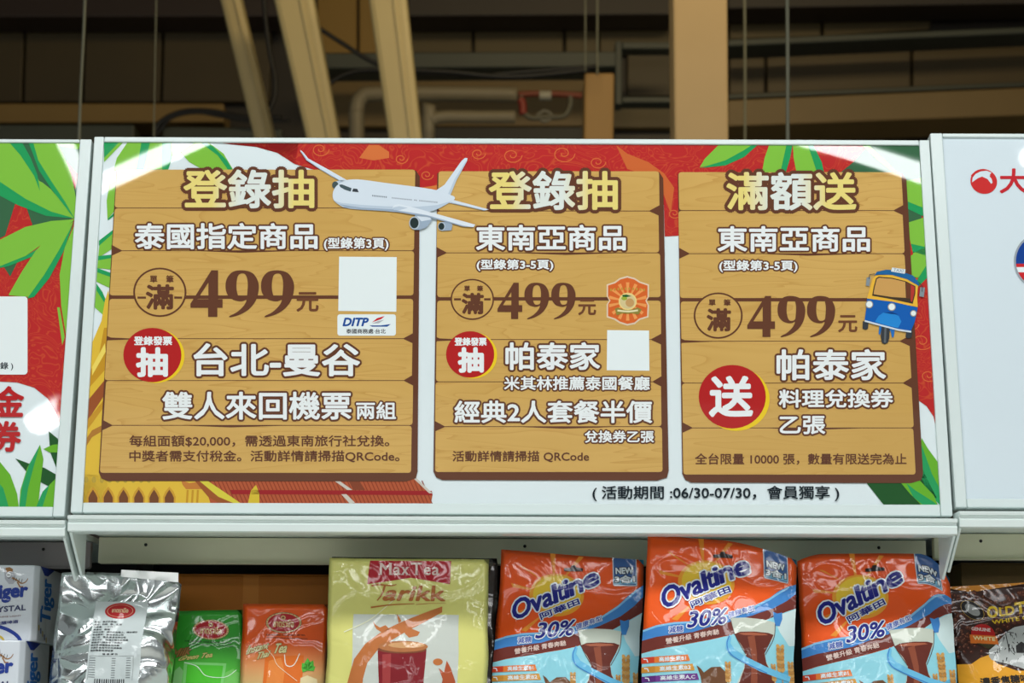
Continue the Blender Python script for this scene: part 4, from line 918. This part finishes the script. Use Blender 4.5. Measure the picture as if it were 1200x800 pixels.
GOLDC = (206, 176, 120)
def oval_logo(B, cx, cy, rx, ry):
    B.part('oval_logo'); B.ell(cx, cy, rx, ry, (60, 40, 30), 4); B.ell(cx, cy, rx * .98, ry * .97, GOLDC, 5); B.ell(cx, cy, rx * .88, ry * .86, (168, 24, 34), 6)
    for k in range(26): a = 2 * PI * k / 26; B.ell(cx + rx * .93 * math.cos(a), cy + ry * .92 * math.sin(a), 4, 4, (90, 60, 40), 7, n=6)
    B.ell(cx - 4, cy - ry * .48, 22, 20, GOLDC, 8, n=16); B.ell(cx - 4, cy - ry * .48, 12, 10, (120, 40, 36), 9, n=12)
    B.text('ชาตรามือ', (cx - rx * .56, cy - ry * .3, cx + rx * .56, cy + ry * .42), GOLDC, 9, 2)
def cha_art(kind):
    def art(B):
        if kind == 'g':
            oval_logo(B, 440, 300, 165, 96)
            B.part('lettering'); 
            B.text('THE NUMBER ONE BRAND OF TEA', [(210, 412), (630, 412), (630, 424), (210, 424)], (24, 60, 26), 6, .6); B.stroke([(240, 446), (650, 448)], 5, (30, 76, 30), 6)
            B.text('Milk', [(110, 500), (270, 470), (266, 540), (96, 590)], (150, 108, 60), 8, 3, (3, (70, 60, 30)), slant=20)
            B.text('Green Tea', [(200, 560), (470, 510), (470, 560), (160, 610)], (196, 186, 110), 8, 2, (2.5, (70, 100, 30)), slant=14)
            B.part('printed_picture'); B.poly([(225, 616), (600, 612), (585, 1100), (262, 1100)], (120, 200, 110), 3); B.poly([(258, 640), (575, 636), (560, 1100), (285, 1100)], (74, 184, 46), 4)
            for x in (40, 150): B.poly([(x, 700), (x + 40, 660), (x + 80, 700), (x + 90, 1100), (x - 10, 1100)], (130, 190, 120), 2)
            B.poly([(600, 700), (660, 660), (720, 700), (720, 1100), (590, 1100)], (110, 190, 90), 2)
            B.stroke([(230, 622), (350, 655), (440, 740), (600, 745), (690, 670)], 6, (214, 236, 214), 9, curve=5)
        else:
            oval_logo(B, 410, 240, 166, 98)
            B.part('lettering')
            B.text('THE NUMBER ONE BRAND OF TEA', [(250, 350), (612, 350), (612, 362), (250, 362)], (100, 40, 20), 6, .6); B.stroke([(260, 380), (636, 390)], 5, (110, 44, 22), 6)
            B.text('Instant', [(90, 460), (280, 420), (270, 480), (80, 540)], (204, 196, 140), 8, 2, (2.5, (110, 90, 50)), slant=14)
            B.text('Thai', [(180, 520), (290, 500), (280, 560), (170, 590)], (204, 196, 140), 8, 2, (2.5, (110, 90, 50)), slant=14); B.text('Tea', [(340, 440), (450, 430), (440, 520), (320, 530)], (214, 206, 150), 8, 3, (2.5, (110, 90, 50)), slant=14)
            B.part('printed_picture'); B.poly([(255, 560), (610, 545), (600, 1000), (240, 1000)], (218, 108, 34), 3); B.poly([(290, 600), (400, 570), (440, 700), (420, 1000), (270, 1000)], (226, 132, 60), 4)
            B.stroke([(250, 470), (330, 560), (380, 650), (560, 790)], 5, (236, 214, 180), 9, curve=5); B.stroke([(430, 540), (450, 640), (520, 640), (570, 530)], 9, (236, 224, 206), 9, curve=4)
            for a, r_ in ((-2.2, 90), (-1.6, 120), (-1.1, 110), (-.5, 80), (-2.8, 60)):
                x, y_ = 650, 690; B.poly([(x, y_), (x + r_ * .6 * math.cos(a) - 30 * math.sin(a), y_ + r_ * .6 * math.sin(a) + 30 * math.cos(a)), (x + r_ * math.cos(a), y_ + r_ * math.sin(a)), (x + r_ * .6 * math.cos(a) + 30 * math.sin(a), y_ + r_ * .6 * math.sin(a) - 30 * math.cos(a))], (80, 176, 60), 6)
            B.poly([(590, 760), (650, 735), (740, 770), (760, 1000), (580, 1000)], (222, 206, 160), 5)
    return art
bag('tea_pouch', 'bright green milk tea pouch with red oval logo', 'small tea pouches', (244, 715), 2.88, .1015, -1.5, .016, grad_mat((96, 196, 70), (46, 150, 42), .08, .15), (40, 120, 34), (75, 140), 2.88 / FPX / 8, -4, 5.5, wr=.003, art=cha_art('g'), taper=.12)
bag('tea_pouch', 'orange milk tea pouch with red oval logo', 'small tea pouches', (335, 707.5), 2.87, .124, 0, .018, grad_mat((206, 178, 120), (222, 86, 20), .085, .15), (170, 90, 40), (28, 64), 2.87 / FPX / 8, 0, 6.1, wr=.003, art=cha_art('o'))

def silver_art(B):   # crop 7.1x region: use 4x crop from (0,600)
    B.part('paper_label'); wl = mat((196, 206, 206), 'bag')
    B.poly([(448, 425), (690, 426), (684, 860), (446, 860)], wl, 2)
    B.ell(567, 472, 70, 39, (176, 34, 38), 4); B.ell(567, 472, 60, 31, (206, 160, 130), 5, inner=.95, n=24)
    B.part('lettering'); B.text('ชาตรามือ', (530, 458, 604, 480), (220, 190, 150), 6, .8)
    rows = ['品名：泰式奶茶粉', '成分：奶精、糖、紅茶', '內容量：一公斤', '原產地：泰國', '有效日期：標示於包裝上，請依標示', '製造廠商：泰國食品公司', '進口商：食品貿易有限公司', '保存方式：請置於陰涼乾燥處', '營養成分請參考下表標示', '開封後請儘速食用完畢', '本產品含有牛奶及其製品', '過敏體質者請留意']
    for k, t in enumerate(rows): B.text(t, (456, 522 + 12.6 * k, 456 + 205 * len(t) / 16, 530.5 + 12.6 * k), (50, 54, 58), 5, .25)
    B.text('營 養 標 示', (512, 677, 580, 685), (50, 54, 58), 5, .3)
    for p in ([(456, 690), (656, 690)], [(656, 690), (656, 800)], [(456, 690), (456, 800)]): B.stroke(p, 1.2, (90, 96, 98), 5)
    for k in range(9):
        for x in (458, 555, 625): B.stroke([(x, 700 + 11 * k), (x + (26, 18, 20)[(x > 500) + (x > 600)], 700 + 11 * k)], 3, (92, 98, 102), 5)
    for k in range(14): B.stroke([(486 + 10 * k, 795), (486 + 10 * k, 830)], 4 + k % 3, (30, 32, 36), 5)
foil = mat((214, 220, 220), 'foil')
sv = bag('foil_bag', 'big crinkled silver foil bag with white ingredient label', None, (143, 671.5), 2.83, .1735, 2.5, .034, foil, foil, (278, 276), 2.83 / FPX / 4, 2.5, 9.4, seal=.018, wr=.009, corner=.012, lean=4, art=silver_art, h=.006)

def seal_strip():
    V, F = prism([(.0, -.0075, .246), (.082, -.0075, .2455), (.083, -.0075, .232), (.0, -.0075, .236)], [(.0, -.0068, .246), (.082, -.0068, .2455), (.083, -.0068, .232), (.0, -.0068, .236)])
    mk('seal_strip', V, F, mat((214, 220, 218), 'film'), sv)
seal_strip()

def coffee_art(B):   # crop 5.71x from (1100,660)
    B.part('printed_picture'); rnd = random.Random(5)
    B.poly([(-40, 118), (180, 152), (571, 88), (1000, 60), (1000, 20), (571, 40), (-40, 60)], (204, 132, 44), 2)
    for k in range(420):
        x = rnd.uniform(0, 900); y = rnd.uniform(150, 640); 
        if y > 640 - x * .25 + 60: continue
        a = rnd.uniform(0, 3); big = 1.1 if y < 400 else .9
        B.ell(x, y, 19 * big, 13 * big, (88, 46, 30) if k % 2 else (70, 34, 24), 3 + (k % 5) * .5, rot=a, n=9); B.ell(x - 3, y - 4, 7, 4, (136, 82, 58), 6, rot=a, n=6)
    B.poly([(-60, 640), (140, 640), (200, 600), (260, 580), (300, 640), (420, 690), (571, 690), (1000, 690), (1000, 1500), (-60, 1500)], (226, 160, 44), 8)
    B.poly([(256, 590), (262, 550), (300, 520), (350, 470), (400, 420), (450, 390), (500, 380), (571, 370), (900, 380), (960, 600), (900, 680), (571, 690), (500, 690), (420, 660), (320, 632), (270, 615)], (178, 182, 180), 9)
    for k in range(120):
        x = rnd.uniform(280, 900); y = rnd.uniform(430 + max(0, 420 - x) * .6, 640); B.stroke([(x, y), (x + rnd.uniform(-14, 18), y + rnd.uniform(14, 46))], rnd.uniform(5, 10), (42, 40, 40), 10, 1)
    B.stroke([(385, 400), (392, 560)], 6, (42, 40, 40), 10); B.stroke([(375, 420), (440, 430)], 6, (42, 40, 40), 10); B.poly([(440, 520), (480, 490), (520, 520), (525, 570), (435, 570)], (48, 46, 46), 10)
    B.ell(178, 275, 92, 58, (24, 20, 18), 10, rot=.6); B.ell(178, 275, 88, 54, (196, 150, 60), 11, rot=.6, inner=.96); B.ell(178, 272, 58, 30, (150, 152, 150), 11, rot=.6)
    B.ell(238, 440, 78, 72, (184, 34, 34), 11); B.poly([(150, 440), (325, 452), (330, 510), (150, 500)], (222, 116, 40), 12); B.poly([(185, 498), (310, 512), (260, 540)], (60, 56, 30), 12)
    B.part('lettering'); Y_ = (222, 186, 40)
    B.text('GENUINE', [(168, 388), (290, 400), (288, 422), (166, 410)], (226, 206, 200), 13, 1); B.text('WHITE', [(172, 450), (312, 462), (310, 486), (172, 476)], (240, 220, 160), 14, 1.2); 
    B.text('O', [(276, 254), (342, 244), (346, 318), (280, 326)], Y_, 13, 4); B.text('LD', [(356, 258), (452, 244), (454, 300), (360, 314)], Y_, 13, 3); B.text('T', [(462, 226), (524, 216), (530, 286), (468, 300)], Y_, 13, 4)
    B.text('OWN', [(536, 232), (700, 206), (704, 266), (540, 292)], Y_, 13, 3)
    for x, y in ((372, 314), (372, 262), (420, 306), (498, 294), (466, 240), (522, 232)): B.stroke([(x - 12, y + 1), (x + 12, y - 2)], 4, Y_, 14)
    B.text('WHITE COFFEE', [(304, 344), (700, 286), (704, 312), (308, 370)], Y_, 13, 1.4)
    B.text('濃香焦糖味', [(188, 738), (492, 712), (496, 764), (192, 790)], (40, 34, 28), 13, 2.2)
cf = bag('coffee_bag', 'dark brown coffee bag covered in printed beans, at right edge', None, (1203, 682), 2.88, .232, -3.5, .028, (58, 34, 26), (120, 80, 30), (20, 116), 2.88 / FPX / 5.71, -3.5, 3.3, wr=.004, lean=3, art=coffee_art)

# ------------------------------------------------------------ cardboard boxes and beer cartons
def carton(label, quad_px, y, depth, rgb, group=None):
    a = hit_y(quad_px[0], quad_px[2], y); b = hit_y(quad_px[1], quad_px[2], y)
    r = tag(empty('cardboard_box', ((a.x + b.x) / 2, y + depth / 2, ZS + .001)), label, 'box', group); w2 = (b.x - a.x) / 2; h_ = a.z - ZS
    box('box_body', (-w2, -depth / 2, 0), (w2, depth / 2, h_ - .002), mat(rgb, 'card'), r, .0015)
    for s_ in (-1, 1): box('top_flap', (-w2 + .001, s_ * .002 if s_ > 0 else -depth / 2 + .001, h_ - .0018), (w2 - .001, depth / 2 - .001 if s_ > 0 else -.002, h_), mat(rgb, 'card'), r)
    box('tape_strip', (-w2 * .1, -depth / 2 - .0004, h_ - .05), (w2 * .1, -depth / 2 - .0001, h_ - .002), mat(tuple(min(255, c + 14) for c in rgb), 'card'), r)
    return r
carton('brown cardboard box behind the green and orange tea pouches', (203, 386, 673), 2.96, .22, (164, 100, 32))
carton('dim tan cardboard box behind the dark brown coffee bag', (1126, 1290, 660), 3.0, .2, (128, 104, 66))

def beer(label, rx_px, top_px, y, h, zrest=None):
    c = hit_y(rx_px, top_px, y); W = .27; D = .17; zt = c.z; zb = zt - h
    r = tag(empty('beer_carton', (c.x - W / 2, y, zb)), label, 'box', 'stacked white beer cartons')
    m = mat((206, 212, 218), 'bag'); x = W / 2; k = .014
    fr = [(-x, 0, 0), (x, 0, 0), (x, 0, h - k), (x - k, 0, h), (-x, 0, h)]
    V = []; 
    prof = [(-x + .01, 0), (x - .006, 0), (x, .012), (x, D - .012), (x - .006, D), (-x + .01, D)]
    V, F = prism([(px_, py_, 0) for px_, py_ in prof], [(px_, py_, h) for px_, py_ in prof]); mk('carton_body', V, F, m, r, bevel=.002)
    f = Print(lambda a, b: (a, b), None, 'bag'); BLU = (38, 60, 140); OG = (150, 110, 70)
    # millimetre coordinates measured from the front right top corner (x to the left negative, y down)
    g = lambda a, b: (x - .001 + a / 1000, h - b / 1000)
    f = Print(g, [(-x + .012, .001), (x - .0065, .001), (x - .0065, h - .001), (-x + .012, h - .001)], 'bag')
    f.part('printed_picture')
    f.poly([(-48, 4), (-44, 7), (-36, 7), (-32, 12), (-30, 22), (-34, 27), (-40, 27), (-46, 20)], (170, 172, 180), 2)
    f.poly([(-46, 4), (-40, 3), (-35, 6), (-36, 10), (-40, 9), (-44, 11)], OG, 3); f.ell(-41, 14, 3.5, 3.5, (226, 228, 230), 4); f.stroke([(-43, 14), (-39, 14)], 1, (60, 60, 66), 5); f.stroke([(-42, 18), (-40, 19), (-38, 17)], .8, (60, 60, 66), 5)
    f.stroke([(-36, 18), (-28, 22), (-22, 26), (-16, 24), (-13, 19)], 2.6, OG, 4, .9, curve=5); f.stroke([(-28, 24), (-24, 31), (-19, 31)], 2, OG, 4)
    for kx in range(4): f.stroke([(-33 + 4 * kx, 17 + kx), (-34 + 4 * kx, 22 + kx)], .7, (50, 46, 44), 5)
    f.stroke([(-110, 92), (-70, 86), (-50, 88), (-34, 94), (-22, 103), (-16, 116)], 5, BLU, 3, curve=6); f.ell(-50, 112, 9, 12, (196, 170, 70), 4, inner=.7)
    f.stroke([(-2.5, 2), (-3.5, h * 1000 - 2)], .6, (120, 126, 134), 3)
    for kk in range(6): f.stroke([(-2.8, 6 + kk * 19), (-2.9, 10 + kk * 19)], 1.4, ((40, 44, 60), (190, 160, 60))[kk % 2], 4)
    f.part('lettering'); f.text('Tiger', [(-70, 30), (-13, 26), (-13.5, 50), (-70, 55)], BLU, 6, 1.3); 
    f.text('CRYSTAL', [(-72, 61), (-14, 56.5), (-14, 64), (-72, 69)], (60, 66, 100), 6, .35)
    f.text('EXTREME LIGHT', [(-62, 74), (-20, 71), (-20, 73), (-62, 76)], (150, 130, 130), 6, .1); f.text('冰釀啤酒', [(-56, 81), (-24, 78), (-24, 82.5), (-56, 86)], (70, 76, 120), 6, .2)
    f.build(r)
    # right side print
    f2 = Print(lambda a, b: (a / 1000, h - b / 1000), None, 'bag'); f2.part('side_lettering')
    f2.text('Tiger', [(26, 78), (24, 18), (104, 14), (110, 80)], (46, 110, 186), 4, 1.4); f2.poly([(12.2, .5), (100, .5), (60, 12), (40, 12)], BLU, 3)
    for kk in range(5): f2.poly([(16 + 12 * kk, 84 + 4 * kk), (22 + 12 * kk, 84 + 4 * kk), (24 + 12 * kk, 92 + 4 * kk), (18 + 12 * kk, 92 + 4 * kk)], ((190, 166, 80), (60, 90, 150))[kk % 2], 4)
    os_ = f2.build(r)
    for o in os_: o.rotation_euler = (0, 0, PI / 2); o.location = (x + .0001, 0, 0)
    return r, zb
hb = .118
beer('white beer carton on top of the stack at left edge', 45, 662, 2.83, .108)
b2y = 2.80; c2 = hit_y(28, 750, b2y)
beer('lower beer carton at left edge, set slightly further left', 28, 750, b2y, c2.z - ZS - .0015)
